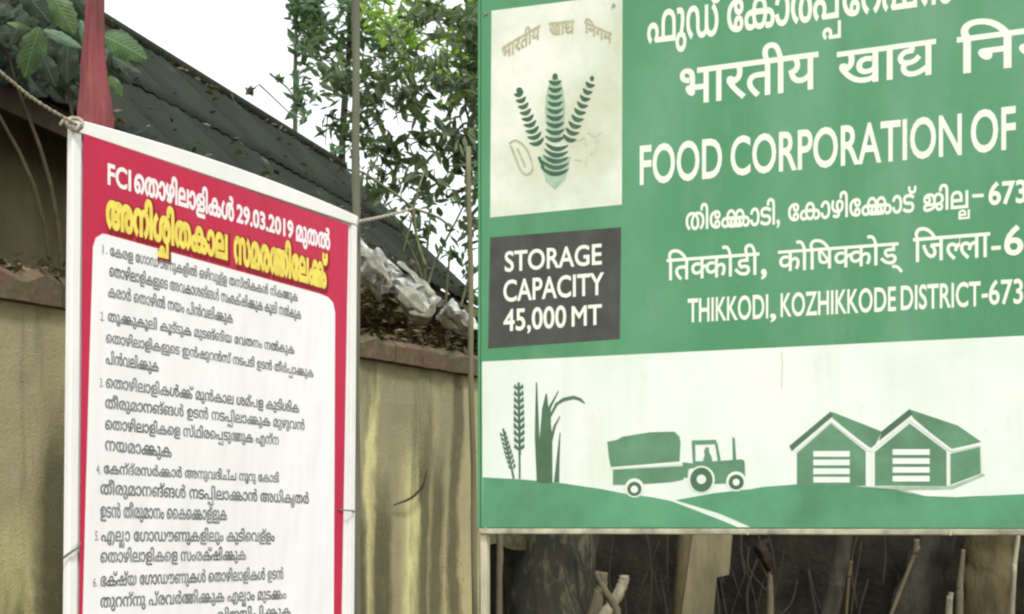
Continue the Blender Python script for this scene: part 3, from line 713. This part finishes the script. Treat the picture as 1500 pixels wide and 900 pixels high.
for i in range(25):
    for j in range(7):
        t = i / 24; px = 505 + 210 * t; z = zd + .5 + .9 * t + .12 * j / 6; y0_, y1_ = 800, 398 + 70 * t
        py = y0_ + (y1_ - y0_) * j / 6; p = P(px, py, z); p += Vector((0, .12 * noise.noise(p * 4), .05 * noise.noise(p * 6))); V.append(p)
for i in range(24):
    for j in range(6): a = i * 7 + j; Fc.append((a, a + 7, a + 8, a + 1))
V2 = [v + Vector((.25, .5, -.02)) for v in V]; q = len(V); V += V2; Fc += [tuple(q + k for k in f[::-1]) for f in Fc]
Fc += [(i * 7 + 6, i * 7 + 13, q + i * 7 + 13, q + i * 7 + 6) for i in range(24)]
mk('earth_bank', V, Fc, M['moss'], at=V[0], smooth=True, kind='structure')

# posts of the poster board
BP = Plane(1838, 105, 4.3)
def post(px_t, px_b, py_t, z, r, mat, label, name, cat='post', wob=.08, seg=12, nodes=0):
    a, b = P(px_t, py_t, z), P(px_b, HY, z); d = (a - b); g = b + d * ((0 - b.z) / d.z); g.z = -.3
    t = thing(name, label, cat, (g.x, g.y, 0)); n_ = 26; rad = [r * (1.12 - .2 * i / n_) for i in range(n_ + 1)]
    c = [g.lerp(a, i / n_) + Vector((.008 * noise.noise(Vector((i * .3, z, 0))), .008 * noise.noise(Vector((i * .3, z, 9))), 0)) for i in range(n_ + 1)]
    if nodes: rad = [q * (1.16 if i % 4 == 0 else 1) for i, q in enumerate(rad)]
    mk('shaft', *tube(c, rad, seg, wob), mat, t, True); return t
fp = post(140, 138, -130, 4.66, .011, M['bamboo'], 'faded red cloth flag furled round a thin pole above the poster board', 'flag_pole', 'flag')
V, Fc = [], []; rows_ = [(-118, .008, 140), (-60, .016, 140), (0, .0255, 139.5), (40, .031, 139), (90, .037, 138), (140, .044, 140), (175, .050, 140), (230, .052, 140), (300, .036, 140), (350, .018, 140)]
cc = curve([(y, r, x) for y, r, x in rows_], 5); sg_ = 40
for i, q in enumerate(cc):
    ctr = P(q.z, q.x, 4.66)
    for k in range(sg_):
        an = k / sg_ * 2 * math.pi; r = max(q.y, .012) * (1 + .13 * math.cos(5 * an + i * .10) + .09 * math.cos(9 * an - i * .17) + .12 * noise.noise(Vector((math.cos(an) * 2, math.sin(an) * 2, i * .25))))
        V.append(ctr + Vector((math.cos(an) * r, math.sin(an) * r, .004 * math.sin(3 * an + i))))
for i in range(len(cc) - 1):
    for k in range(sg_): q = (k + 1) % sg_; Fc.append((i * sg_ + k, (i + 1) * sg_ + k, (i + 1) * sg_ + q, i * sg_ + q))
mk('cloth', V, Fc, M['red_post'], fp, True)
post(521, 522, -90, 5.86, .0165, M['bamboo_grey'], 'thin grey bamboo pole standing behind the right edge of the poster board', 'bamboo_pole', 'pole', nodes=1)
post(687, 694, 215, 7.2, .014, M['bamboo'], 'thin brown stick standing against the left edge of the green signboard', 'stick', 'stick')

# poster board
bu0, bv0 = BP.uv(105, 174); bu1 = BP.uv(522, 322)[0]
board = thing('poster_board', 'tall red bordered poster board in a white frame with Malayalam notice text, tied between posts', 'notice board', BP.w((bu0 + bu1) / 2, 0))
LEAN = math.tan(math.radians(.75))
def bw_(u, v, off): return BP.w(u + (v - bv0) * LEAN, v, off)
def bbox(name, u0, u1, v0, v1, o0, o1, mat, bev=.004, n_=6):
    V = []; Fc = []
    V, Fc = box_uv(BP, u0, u1, v0, v1, o0, o1, bev)
    V = [v + BP.d * ((v.z - bv0) * LEAN) for v in V]
    return mk(name, V, Fc, mat, board)
BB = .45; fw = .038
def rail(t): return .024 * math.sin(math.pi * t) ** .85       # the top of the frame bows upward in the middle
V, Fc = [], []
for i in range(25):
    t = i / 24; u = bu0 + (bu1 - bu0) * t
    V += [BP.w(u, bv0 - fw, -.016), BP.w(u, bv0 - fw, .005), BP.w(u, bv0 - fw + .003, .008), BP.w(u, bv0 - .004 + rail(t), .008), BP.w(u, bv0 + rail(t), .004), BP.w(u, bv0 + rail(t), -.016)]
for i in range(24):
    for k in range(6): q = (k + 1) % 6; Fc.append((i * 6 + k, i * 6 + q, i * 6 + 6 + q, i * 6 + 6 + k))
Fc += [tuple(range(5, -1, -1)), tuple(range(144, 150))]
mk('frame_rail', V, Fc, M['white_paint'], board)
bbox('frame_rail', bu0, bu1, BB, BB + fw, -.016, .008, M['white_paint'])
bbox('frame_stile', bu0, bu0 + fw, BB + fw + .001, bv0 - fw - .001, -.016, .006, M['white_paint'])
bbox('frame_stile', bu1 - fw, bu1, BB + fw + .001, bv0 - fw - .001, -.016, .006, M['white_paint'])
bbox('backing_sheet', bu0 + fw, bu1 - fw, BB + fw, bv0 - fw, -.015, -.006, M['poster_white'], 0)
# wrapped edge of the banner and print layers
LYR = .0005
yb = 1330
polys_px(BP, [[(119, 196), (508, 330), (506, 440), (498, 895), (491, yb), (104, yb), (113, 895), (116, 600)]], .0085, M['poster_red'], board, 'red_print')
inner = [(133, 362), (137, 349), (147, 343), (153, 344), (466, 431), (478, 436), (485, 444), (488, 458), (487, 700), (486, 895), (480, yb), (108, yb), (118, 895), (123, 700), (128, 520)]
polys_px(BP, [inner], .0085 + LYR, M['poster_white'], board, 'white_print')
T0 = .0085 + 2 * LYR
writing(BP, 'FCI', (155, 270), (188, 280), 240, T0, M['ink_white'], board, .028)
writing(BP, 'തൊഴിലാളികൾ'.replace('തൊ', 'െതാ'), (194, 281), (339, 324), 256, T0, M['ink_white'], board, .040, .55)
writing(BP, '29.03.2019', (344, 325), (426, 349), 300, T0, M['ink_white'], board, .040)
writing(BP, 'മുതൽ', (431, 352), (480, 366), 331, T0, M['ink_white'], board, .040, .55)
for (m_, o_, bo, dx, dy) in ((M['ink_shadow'], T0, .13, 2, 3), (M['ink_yellow'], T0 + .0004, .055, 0, 0)):
    writing(BP, 'അനിⒼിതകാല', (153 + dx, 331 + dy), (329 + dx, 379 + dy), 296 + dy, o_, m_, board, bo, .55)
    writing(BP, 'സമരⒽിേലⒹ്'.replace('Ⓗിേല', 'Ⓗിേല'), (340 + dx, 383 + dy), (476 + dx, 421 + dy), 349 + dy, o_, m_, board, bo, .55)
rowsT = [
 ('1.', 147, 372, 153, 373, 359), ('കേരള ഗോഡൗണുകളിൽ ഒഴിവുള്ള തസ്തികകൾ നികത്തുക', 158, 375, 433, 442, 365),
 ('തൊഴിലാളികളുടെ അവകാശങ്ങൾ സംരക്ഷിക്കുക കൂലി നൽകുക', 157, 405, 438, 468, 394), ('കരാർ തൊഴിൽ നയം പിൻവലിക്കുക', 155, 435, 338, 474, 424),
 ('2.', 144, 470, 149, 471, 457), ('തൂക്കുകൂലി കൂട്ടുക മുടങ്ങിയ വേതനം നൽകുക', 155, 471, 428, 519, 461), ('തൊഴിലാളികളുടെ ഇൻഷുറൻസ് നടപടി ഉടൻ തീർപ്പാക്കുക', 152, 502, 456, 553, 492), ('പിൻവലിക്കുക', 152, 533, 229, 545, 522),
 ('3.', 143, 567, 148, 568, 554), ('തൊഴിലാളികൾക്ക് മുൻകാല ശമ്പള കുടിശിക', 152, 568, 435, 605, 557), ('തീരുമാനങ്ങൾ ഉടൻ നടപ്പിലാക്കുക മുഴുവൻ', 151, 598, 443, 630, 587), ('തൊഴിലാളികളെ സ്ഥിരപ്പെടുത്തുക എന്ന', 151, 629, 405, 652, 618), ('നയമാക്കുക', 151, 660, 248, 670, 648),
 ('4.', 138, 694, 144, 695, 681), ('കേന്ദ്രസർക്കാർ അനുവദിച്ച നൂറു കോടി', 149, 694, 405, 707, 684), ('തീരുമാനങ്ങൾ നടപ്പിലാക്കാൻ അധികൃതർ', 144, 724, 449, 738, 712), ('ഉടൻ തീരുമാനം കൈക്കൊള്ളുക', 144, 758, 329, 762, 745),
 ('5.', 136, 792, 141, 792, 778), ('എല്ലാ ഗോഡൗണുകളിലും കുടിവെള്ളം', 145, 793, 399, 793, 781), ('തൊഴിലാളികളെ സംരക്ഷിക്കുക', 144, 824, 357, 820, 812),
 ('6.', 133, 860, 139, 859, 847), ('ഭക്ഷ്യ ഗോഡൗണുകൾ തൊഴിലാളികൾ ഉടൻ', 144, 859, 412, 848, 847), ('തുറന്നു പ്രവർത്തിക്കുക എല്ലാം മുടക്കം', 144, 890, 416, 877, 878), ('വിജയിപ്പിക്കുക', 315, 910, 423, 903, 899),
]
def visual(s):
    """store order -> drawing order for the vowel signs that stand left of their letter, and the joined letters"""
    for a, b in (('ക്ക', 'Ⓓ'), ('ല്ല', 'Ⓔ'), ('പ്പ', 'Ⓕ'), ('ത്ത', 'Ⓗ')): s = s.replace(a, b)
    for a, (l, r) in {'ോ': ('േ', 'ാ'), 'ൊ': ('െ', 'ാ')}.items():
        while a in s: i = s.index(a); s = s[:i - 1] + l + s[i - 1] + r + s[i + 1:]
    out = ''
    i = 0
    for ch in s:
        if ch in 'േെൈ' and out and not (len(out) and out[-1] in ' '): pass
        out += ch
    return out
def vis2(s):
    for a, b in (('ക്ക', 'Ⓓ'), ('ല്ല', 'Ⓔ'), ('പ്പ', 'Ⓕ'), ('ത്ത', 'Ⓗ')): s = s.replace(a, b)
    L = []
    for ch in s:
        if ch in 'േെൈ' and L: L.insert(len(L) - 1, ch)
        elif ch == 'ോ' and L: L.insert(len(L) - 1, 'േ'); L.append('ാ')
        elif ch == 'ൊ' and L: L.insert(len(L) - 1, 'െ'); L.append('ാ')
        else: L.append(ch)
    return ''.join(L)
for (s, x0, y0, x1, y1, yt) in rowsT:
    writing(BP, vis2(s), (x0, y0), (x1, y1), yt, T0, M['poster_grey'], board, .030 if len(s) > 3 else .01, .47 if len(s) > 3 else .7)
# cord tie at the left stile and lashing at corners
mk('cord_tie', *tube(curve([BP.p(92, 818, .0), BP.p(98, 808, .02), BP.p(106, 803, .02), BP.p(113, 796, .012)], 5), .004, 6), M['bamboo_grey'], board, True)
mk('cord_tie', *tube(curve([BP.p(492, 747, .012), BP.p(504, 748, .02), BP.p(512, 749, .02), BP.p(517, 752, .0)], 5), .003, 6), M['bamboo_grey'], board, True)
# ropes
def rope(pts, r, label):
    t = thing('rope', label, 'rope', pts[0]); c = curve(pts, 14)
    a = [p + Vector((math.sin(i * 1.9), 0, math.cos(i * 1.9))) * r * .45 for i, p in enumerate(c)]; b = [p - Vector((math.sin(i * 1.9), 0, math.cos(i * 1.9))) * r * .45 for i, p in enumerate(c)]
    mk('strand', *tube(a, r * .62, 6), M['rope'], t, True); mk('strand', *tube(b, r * .62, 6), M['rope'], t, True)
    return t
pc = BP.p(106, 184, .015)
rope([P(-60, 62, 3.7), P(0, 106, 3.85), P(50, 146, 4.05), pc], .0055, 'pale rope running from the far left to the upper left corner of the poster board')
rr = thing('rope_knot', 'small pale knot of rope on the upper left corner of the poster board', 'knot', pc)
mk('loop', *tube([pc + Vector((.022 * math.cos(a_ / 10 * 6.28), -.012 + .01 * math.sin(a_), .018 * math.sin(a_ / 10 * 6.28))) for a_ in range(11)], .0065, 7), M['rope'], rr, True)
mk('tail', *tube(curve([pc + Vector((-.01, -.01, 0)), pc + Vector((-.03, -.012, .012)), pc + Vector((-.045, -.01, -.005))], 4), .005, 6), M['rope'], rr, True)
rope([BP.p(521, 326, .01), P(560, 318, 6.6), P(606, 306, 8.55)], .009, 'pale rope from the upper right corner of the poster board to the hanging vine')

# ------------------------------------------------------------------ green signboard
SP = Plane(-4315, 705, 5.2)
su0, sb = SP.uv(704, 779); su1 = SP.uv(1690, 779)[0]; stp = SP.uv(705, -170)[1]
sign = thing('signboard', 'large green trilingual signboard of a food depot with emblem, capacity panel and painted landscape', 'signboard', SP.w((su0 + su1) / 2, 0))
_, seam = SP.uv(1000, 513)
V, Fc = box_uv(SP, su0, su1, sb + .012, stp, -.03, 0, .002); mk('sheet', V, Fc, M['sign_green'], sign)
V, Fc = box_uv(SP, su0 - .004, su1, sb - .008, sb + .011, -.045, .006, .003); mk('bottom_trim', V, Fc, M['trim'], sign)
V, Fc = box_uv(SP, su0 - .010, su0 - .001, sb + .012, stp, -.045, .004, .002); mk('side_trim', V, Fc, M['sign_green'], sign)
for px, nm in ((706, 'post'), (1640, 'post')):
    a, _ = SP.uv(px, 779); V, Fc = box_uv(SP, a - .012 if px < 1000 else a - .03, a + .014 if px < 1000 else a + .03, -.3, sb - .0085, -.04, -.01, .003); mk('post', V, Fc, M['galv'], sign)
for px in (900, 1200, 1450):
    a, _ = SP.uv(px, 779); V, Fc = box_uv(SP, a - .02, a + .02, sb + .02, stp - .02, -.07, -.031, .003); mk('rear_stiffener', V, Fc, M['galv'], sign)
for s in (SP.uv(712, 775), SP.uv(712, 20), SP.uv(700 + 598 / 3, 8)):
    V, Fc = tube([SP.w(s[0], s[1], .001), SP.w(s[0], s[1], .006)], .006, 8); mk('rivet', V, Fc, M['trim'], sign)
for (x, y) in ((1096, 778), (1393, 779)):
    u_, v_ = SP.uv(x, y); V, Fc = box_uv(SP, u_ - .004, u_ + .004, sb - .0085, sb + .0115, .0065, .0075, 0); mk('trim_joint', V, Fc, M['faded_brown'], sign)
S1, S2, S3, S4, S5 = .0004, .0008, .0012, .0016, .002
polys_px(SP, [[(720, 16), (912, -8), (911, 300), (718, 319)]], S1, M['emblem_white'], sign, 'emblem_panel')
polys_px(SP, [[(718, 348), (910, 333), (908, 497), (715, 511)]], S1, M['sign_black'], sign, 'capacity_panel')
xr = 1689
polys_px(SP, [[(706, 530), (1500, 492), (xr, 483), (xr, 773), (707, 772)]], S1, M['sign_white'], sign, 'landscape_panel')
W = M['ink_sign']
writing(SP, 'ഫുഡ്', (949, 63), (1056, 50), 20, S2, W, sign, .020, .55)
writing(SP, 'േകാർⒻേറഷൻ', (1066, 47), (1395, 2), 3, S2, W, sign, .020, .55)
# Devanagari headings: reference height .70 = head stroke above the base line
def deva(s, a, b, yt, bold=.014, ref=.67): return writing(SP, s, a, b, yt, S2, W, sign, bold, ref)
deva('भारतीय', (997, 154), (1198, 129), 100)
deva('खाⒸ', (1227, 126), (1370, 108), 74)
deva('िनगम', (1403, 108), (1620, 81), 52)
for s, a, b, t in (('FOOD', (938, 270), (1057, 259), 214), ('CORPORATION', (1071, 257), (1408, 226), 201), ('OF', (1423, 224), (1487, 217), 163)):
    writing(SP, s, a, b, t, S2, W, sign, .018)
for s, a, b, t in (('തിേⒹാടി,', (1005, 337), (1142, 328), 313), ('േകാഴിേⒹാട്', (1155, 324), (1342, 310), 300), ('ജിⒺ', (1353, 310), (1420, 304), 286)):
    writing(SP, s, a, b, t, S2, W, sign, .020, .55)
for s, a, b, t in (('–', (1424, 303), (1440, 302), 277), ('673', (1449, 300), (1503, 296), 268)): writing(SP, s, a, b, t, S2, W, sign, .026) if s != '–' else polys_px(SP, [[(1424, 285), (1441, 284), (1441, 289), (1424, 290)]], S2, W, sign, 'dash')
deva('ितⒶोडी', (977, 411), (1112, 402), 378, .012); writing(SP, ',', (1116, 402), (1122, 402), 366, S2, W, sign, .03)
deva('कोिषⒶोड्', (1140, 398), (1322, 386), 366, .012)
deva('िजⒷा', (1338, 384), (1450, 376), 347, .012)
polys_px(SP, [[(1452, 361), (1466, 360), (1466, 366), (1452, 367)]], S2, W, sign, 'dash')
writing(SP, '6', (1472, 374), (1498, 372), 332, S2, W, sign, .02)
for s, a, b, t in (('THIKKODI', (1008, 472), (1125, 466), 438), (',', (1129, 466), (1136, 466), 434), ('KOZHIKKODE', (1144, 464), (1312, 455), 430), ('DISTRICT', (1320, 454), (1436, 448), 419), ('673', (1449, 446), (1498, 444), 411)):
    writing(SP, s, a, b, t, S2, W, sign, .018)
polys_px(SP, [[(1438, 431), (1447, 430), (1447, 436), (1438, 437)]], S2, W, sign, 'dash')
for s, a, b, t in (('STORAGE', (740, 398), (881, 387), 369), ('CAPACITY', (738, 442), (884, 431), 411), ('45,000', (738, 485), (829, 479), 454), ('MT', (838, 478), (881, 475), 449)):
    writing(SP, s, a, b, t, S2, W, sign, .018)
# --- emblem
def z3(x, y): return (700 + x / 3, y / 3)
def ear(x0, y0, x1, y1, n_, w0, w1, first=True):
    out = []; d = Vector((x1 - x0, y1 - y0)); L = d.length; d.normalize(); m = Vector((-d.y, d.x))
    for k in range(n_):
        t = k / (n_ - 1); c_ = Vector((x0, y0)) + d * (L * t); ww = w0 + (w1 - w0) * t
        A_l, A_r = [], []
        for i in range(9):
            s = (i / 8 - .5) * 2; bow = (s * s) * ww * .42
            thick = 15 * (1 - abs(s) ** 3) + 5
            p = c_ + m * (s * ww) + d * (bow - ww * .12)
            A_l.append(tuple(p + d * thick / 2)); A_r.append(tuple(p - d * thick / 2))
        out.append(A_l + A_r[::-1])
    return out
mid = [disc(340, 480, 44, 140), disc(340, 730, 62, 50), [(270, 690), (410, 690), (385, 790), (340, 835), (300, 800)]]
polys_px(SP, mid, S2, M['ear_mid'], sign, 'emblem_print', z3, True)
dark_ = ear(340, 612, 340, 365, 9, 44, 28) + ear(262, 628, 182, 415, 9, 34, 22) + ear(402, 612, 492, 375, 9, 33, 21) + [disc(340, 338, 12, 15), disc(183, 398, 14, 13), disc(502, 346, 9, 12)] + ear(336, 758, 346, 650, 5, 62, 50) + [stroke([(268, 690), (290, 740)], 12)]
polys_px(SP, dark_, S3, M['ear_dark'], sign, 'emblem_print', z3, True)
fad = [stroke(curve2, wd) for curve2, wd in (([(q.x, q.y) for q in curve([(138, 632, 0), (168, 618, 0), (212, 652, 0), (238, 715, 0), (238, 752, 0), (212, 768, 0), (188, 745, 0), (165, 690, 0), (145, 640, 0)], 5)], 8), ([(175, 655), (210, 735)], 8))]
polys_px(SP, fad, S4, M['faded_brown'], sign, 'emblem_print', z3)
fad = [stroke(p_, wd) for p_, wd in (([(485, 580), (515, 600), (545, 580)], 9), ([(525, 605), (500, 680)], 12), ([(430, 620), (470, 605), (480, 640)], 7), ([(475, 690), (478, 730)], 9), ([(425, 700), (460, 705)], 7))]
polys_px(SP, fad, S4, M['faded_grey'], sign, 'emblem_print', z3)
def arcword(s, a, b, yt): writing(SP, s, a, b, yt, S4, M['faded_brown'], sign, .03, .67)
arcword('भारतीय', (736, 88), (791, 56), 68); arcword('खाⒸ', (805, 52), (841, 48), 33); arcword('िनगम', (857, 47), (896, 64), 31)
# --- landscape picture
def zA(x, y): return (700 + x / 3.3333, 520 + y / 3.3333)
def zB(x, y): return (1100 + x / 3.3333, 520 + y / 3.3333)
AB = lambda pts_: [(x + 1333.3, y) for x, y in pts_]
polys_px(SP, [[(24, 598), (200, 607), (400, 625), (600, 655), (740, 682), (850, 695), (945, 714), (1000, 735), (1200, 812), (1270, 842), (24, 842)],
              [(965, 710), (1040, 696), (1150, 676), (1333, 656)] + AB([(60, 645), (225, 632), (500, 640), (700, 658), (850, 690), (1000, 696), (1330, 680), (1960, 690), (1960, 842), (0, 842)]) + [(1180, 775)]],
         S2, M['land_green'], sign, 'hill_print', zA, True)
D_, Gp, K_ = M['print_green'], M['print_green'], M['print_dark']
polys_px(SP, [[(632, 425), (680, 415), (705, 400), (840, 378), (960, 375), (985, 400), (990, 430), (985, 520), (650, 548), (640, 500)], [(660, 562), (1000, 543), (1005, 610), (940, 622), (800, 632), (735, 635), (660, 635)],
              [(1000, 525), (1050, 530), (1050, 550), (1028, 560), (1025, 600), (1002, 600)], [(1045, 418), (1165, 415), (1165, 436), (1045, 440)], [(1045, 438), (1061, 438), (1063, 522), (1050, 522)],
              [(1158, 430), (1170, 430), (1186, 515), (1172, 518)], [(1105, 470), (1112, 452), (1128, 452), (1130, 475), (1142, 500), (1146, 522), (1098, 522), (1108, 490)],
              [(1050, 520), (1150, 520), (1290, 510), (1303, 520), (1306, 600), (1290, 626), (1140, 630), (1050, 560)], [(1243, 400), (1255, 408), (1262, 514), (1245, 514)]], S3, Gp, sign, 'tractor_print', zA, True)
polys_px(SP, [disc(765, 650, 47), disc(1092, 608, 66), disc(1262, 618, 49), [(655, 548), (995, 524), (995, 536), (655, 560)]], S4, M['sign_white'], sign, 'tractor_print', zA, True)
polys_px(SP, [disc(765, 655, 35), disc(1092, 610, 55, 60), disc(1262, 622, 37)], S5, K_, sign, 'wheel_print', zA, True)
polys_px(SP, [disc(765, 657, 18), disc(1092, 608, 23), disc(1262, 622, 17)], .0024, M['sign_white'], sign, 'wheel_print', zA, True)
gr_ = []
def grains(x0, y0, x1, y1, n_, L, wd):
    d = Vector((x1 - x0, y1 - y0)).normalized(); m = Vector((-d.y, d.x))
    for k in range(n_):
        c_ = Vector((x0, y0)).lerp(Vector((x1, y1)), k / (n_ - 1)); sc_ = 1 - .35 * abs(k / (n_ - 1) - .35)
        for s in (-1, 1):
            e = c_ + d * L * sc_ + m * s * wd * sc_; mm = c_.lerp(e, .5) + m * s * wd * .55; gr_.append([tuple(c_), tuple(mm + d * -4), tuple(e), tuple(mm - m * s * wd * .75)])
grains(203, 470, 200, 175, 10, 44, 26); grains(172, 560, 128, 400, 8, 34, 18)
gr_ += [stroke([(205, 605), (204, 480)], 9), stroke([(205, 490), (200, 135)], 12), stroke([(176, 605), (124, 360)], 10)]
gr_ += [stroke([(303, 620), (290, 400), (287, 135)], [30, 22, 6]), stroke([(335, 625), (322, 420), (330, 260), (335, 190)], [56, 42, 30, 6]), stroke([(350, 330), (350, 260), (395, 175)], [16, 14, 4]),
        stroke([(355, 300), (385, 240), (420, 218), (470, 208), (500, 218), (524, 238)], [10, 14, 18, 17, 15, 5]), stroke([(358, 420), (375, 350), (402, 300)], [14, 12, 5]), stroke([(385, 622), (393, 500), (402, 380)], [26, 14, 4]), stroke([(352, 622), (352, 400), (348, 300)], [26, 24, 10])]
polys_px(SP, gr_, S3, K_, sign, 'wheat_print', zA)
polys_px(SP, [[(225, 480), (390, 335), (560, 470), (560, 640), (225, 640)], [(395, 278), (640, 375), (600, 455), (575, 452), (400, 310)], [(605, 475), (775, 335), (955, 470), (955, 640), (605, 640)],
              [(780, 268), (1010, 345), (1125, 425), (985, 460), (965, 455), (790, 305)], [(975, 482), (1118, 450), (1122, 580), (985, 630), (975, 635)]], S3, Gp, sign, 'barn_print', zB, True)
polys_px(SP, [[(188, 445), (390, 276), (402, 300), (390, 308), (200, 470)], [(640, 372), (775, 264), (790, 290), (775, 302), (625, 420)]], S4, K_, sign, 'barn_print', zB, True)
polys_px(SP, [stroke([(215, 468), (390, 320), (585, 466)], 15), stroke([(585, 466), (775, 312), (978, 466), (1128, 436)], 14), stroke([(568, 470), (568, 642)], 13), stroke([(599, 470), (599, 642)], 12), stroke([(963, 474), (963, 640)], 14), stroke([(1126, 440), (1130, 582)], 8),
              [(510, 640), (700, 645), (850, 690), (1000, 695), (1140, 688), (1150, 600), (1135, 590), (985, 640), (960, 642)]] +
         [[(305, y), (483, y), (483, y + 28), (305, y + 28)] for y in (470, 512, 555, 596)] + [[(692, y), (873, y), (873, y + 28), (692, y + 28)] for y in (461, 505, 548, 591)], S5, M['sign_white'], sign, 'barn_print', zB, True)
polys_px(SP, [[(520, 645), (960, 641), (985, 638), (1135, 580), (1145, 590), (985, 658), (760, 662)]], .0024, M['ear_mid'], sign, 'barn_shadow_print', zB)
# faint seam and drips on the white part
polys_px(SP, [stroke([(1145, 515), (1146, 530), (1145, 570)], 1.4)], S2, M['faded_grey'], sign, 'sheet_seam')

# ------------------------------------------------------------------ stems, planks and trunks in the shade under the sign
def trunk_thing(name, label, cat, pts, z, rad, mat, wob=.25, seg=12):
    """pts: pixel track from top to bottom; continued down to the ground"""
    c = [P(x, y, z) for x, y in pts]; d = c[-1] - c[-2]; g = c[-1] + d * ((c[-1].z + .05) / -d.z) if d.z < 0 and abs(d.x / d.z) < .5 else Vector((c[-1].x, c[-1].y, -.05))
    c.append(g); cc = curve(c, 6); n_ = len(cc); t = thing(name, label, cat, (g.x, g.y, 0))
    rr_ = [rad[0] + (rad[1] - rad[0]) * i / (n_ - 1) for i in range(n_)]
    mk('trunk' if name == 'tree' else 'stem', *tube(cc, rr_, seg, wob), mat, t, True); return t
trunk_thing('pole', 'pale upright pole just inside the left post below the signboard', 'pole', [(733, 740), (732, 800), (731, 890)], 8.4, (.018, .022), M['pale_wood'])
# slanted plank
zp = 8.2
a = [P(1026, 700, zp), P(1080, 700, zp), P(1068, 842, zp), P(1050, 846, zp), P(1040, 960, zp), P(990, 960, zp)]
t = thing('plank', 'broad pale plank leaning in the shade below the tractor picture', 'plank', Vector((P(985, 960, zp).x, zp, 0)))
lo = [P(1036, 1170, zp), P(984, 1170, zp)]
front = [a[0], a[1], a[2], a[3], a[4], lo[0], lo[1], a[5]]; V = front + [v + Vector((.0, .05, 0)) for v in front]
mk('board', V, [tuple(range(8)), tuple(range(15, 7, -1))] + [(i, i + 8, (i + 1) % 8 + 8, (i + 1) % 8) for i in range(8)], M['pale_plank'], t)
trunk_thing('tree', 'narrow brown trunk just left of the leaning plank under the signboard', 'tree', [(1003, 700), (1002, 800), (996, 890)], 8.9, (.045, .05), M['bark_olive'])
t = trunk_thing('forked_branch', 'pale forked branch propped in front of the big trunk, its right tip bleached white', 'branch', [(884, 838), (880, 862), (869, 900)], 8.3, (.026, .045), M['pale_wood'])
mk('fork', *tube(curve([P(884, 905, 8.3), P(900, 880, 8.3), P(913, 855, 8.3), P(914, 843, 8.3)], 5), [.045 - .0012 * i for i in range(16)], 10, .4), M['bone_wood'], t, True)
mk('fork', *tube(curve([P(873, 838, 8.3), P(884, 862, 8.28), P(898, 885, 8.28), P(905, 910, 8.3)], 5), [.016 + .001 * i for i in range(16)], 8, .3), M['pale_wood'], t, True)
t = trunk_thing('stake', 'thin pale stake with a faded red rag tied on top below the landscape picture', 'stake', [(1127, 828), (1128, 860), (1128, 892)], 8.5, (.016, .024), M['pale_wood'])
V, Fc = tube(curve([P(1112, 798, 8.5), P(1120, 815, 8.45), P(1127, 835, 8.5), P(1129, 850, 8.5)], 5), [.045 - .0024 * i for i in range(16)], 12, .9); mk('rag', V, Fc, M['rag'], t, True)
mk('twig', *tube([P(1106, 805, 8.5), P(1118, 832, 8.5), P(1127, 850, 8.5)], .009, 6), M['pale_wood'], t)
trunk_thing('tree', 'dark curved trunk in the shade right of the rag stake', 'tree', [(1242, 700), (1236, 790), (1226, 850), (1216, 892)], 8.8, (.05, .06), M['bark'])
trunk_thing('pale_twig', 'short brownish twig upright right of the dark curved trunk', 'twig', [(1247, 822), (1244, 845), (1242, 870)], 8.6, (.010, .008), M['bark_olive'])
trunk_thing('pale_twig', 'pale curved twig slanting under the right barn picture', 'twig', [(1343, 790), (1340, 812), (1333, 830)], 8.4, (.016, .008), M['pale_wood'])
trunk_thing('pale_twig', 'bleached pointed twig, shorter of the two beside the olive trunk', 'twig', [(1393, 868), (1391, 880), (1390, 900)], 8.2, (.014, .02), M['bone_wood'])
trunk_thing('pale_twig', 'bleached tall twig, longer of the two beside the olive trunk', 'twig', [(1411, 805), (1409, 830), (1406, 860), (1405, 900)], 8.25, (.011, .026), M['pale_wood'])
trunk_thing('tree', 'upright olive brown trunk at the right under the signboard', 'tree', [(1450, 700), (1452, 800), (1448, 892)], 8.7, (.14, .15), M['bark_olive'], .3, 18)
trunk_thing('pale_stick', 'bright white peeled stick at the far right under the signboard', 'stick', [(1494, 765), (1490, 800), (1486, 830), (1484, 862)], 7.9, (.010, .016), M['bone_wood'])
trunk_thing('tree', 'very dark thick trunk at the centre right under the barn pictures', 'tree', [(1390, 740), (1365, 810), (1335, 900)], 9.2, (.11, .15), M['bark'], .3, 16)
parts = []
for k in range(70):
    x = random.uniform(720, 1520); y = random.uniform(760, 850); zz = random.uniform(8.9, 10.1); L = random.uniform(60, 190); lean = random.gauss(0, 22)
    parts.append(tube(curve([P(x + lean, y, zz), P(x + lean * .5 + random.gauss(0, 6), y + L * .5, zz), P(x, y + L, zz)], 4), random.uniform(.003, .009), 5))
tag(mk('brushwood', *join(parts), M['bark'], at=P(1100, 1100, 9.4), kind='stuff'), 'tangle of thin dry stems in the shade under the signboard', 'brushwood')
# twig hanging on the ochre wall
tag(mk('twig', *tube(curve([WP.p(570, 740, .03), WP.p(590, 730, .05), WP.p(606, 712, .055), WP.p(618, 690, .03)], 6), [.003 + .004 * math.sin(i / 18 * 3.1) for i in range(19)], 6), M['twig_dark'], at=WP.p(595, 728, .03), smooth=True),
    'thin curved dark twig stuck against the ochre wall right of the poster board', 'twig')
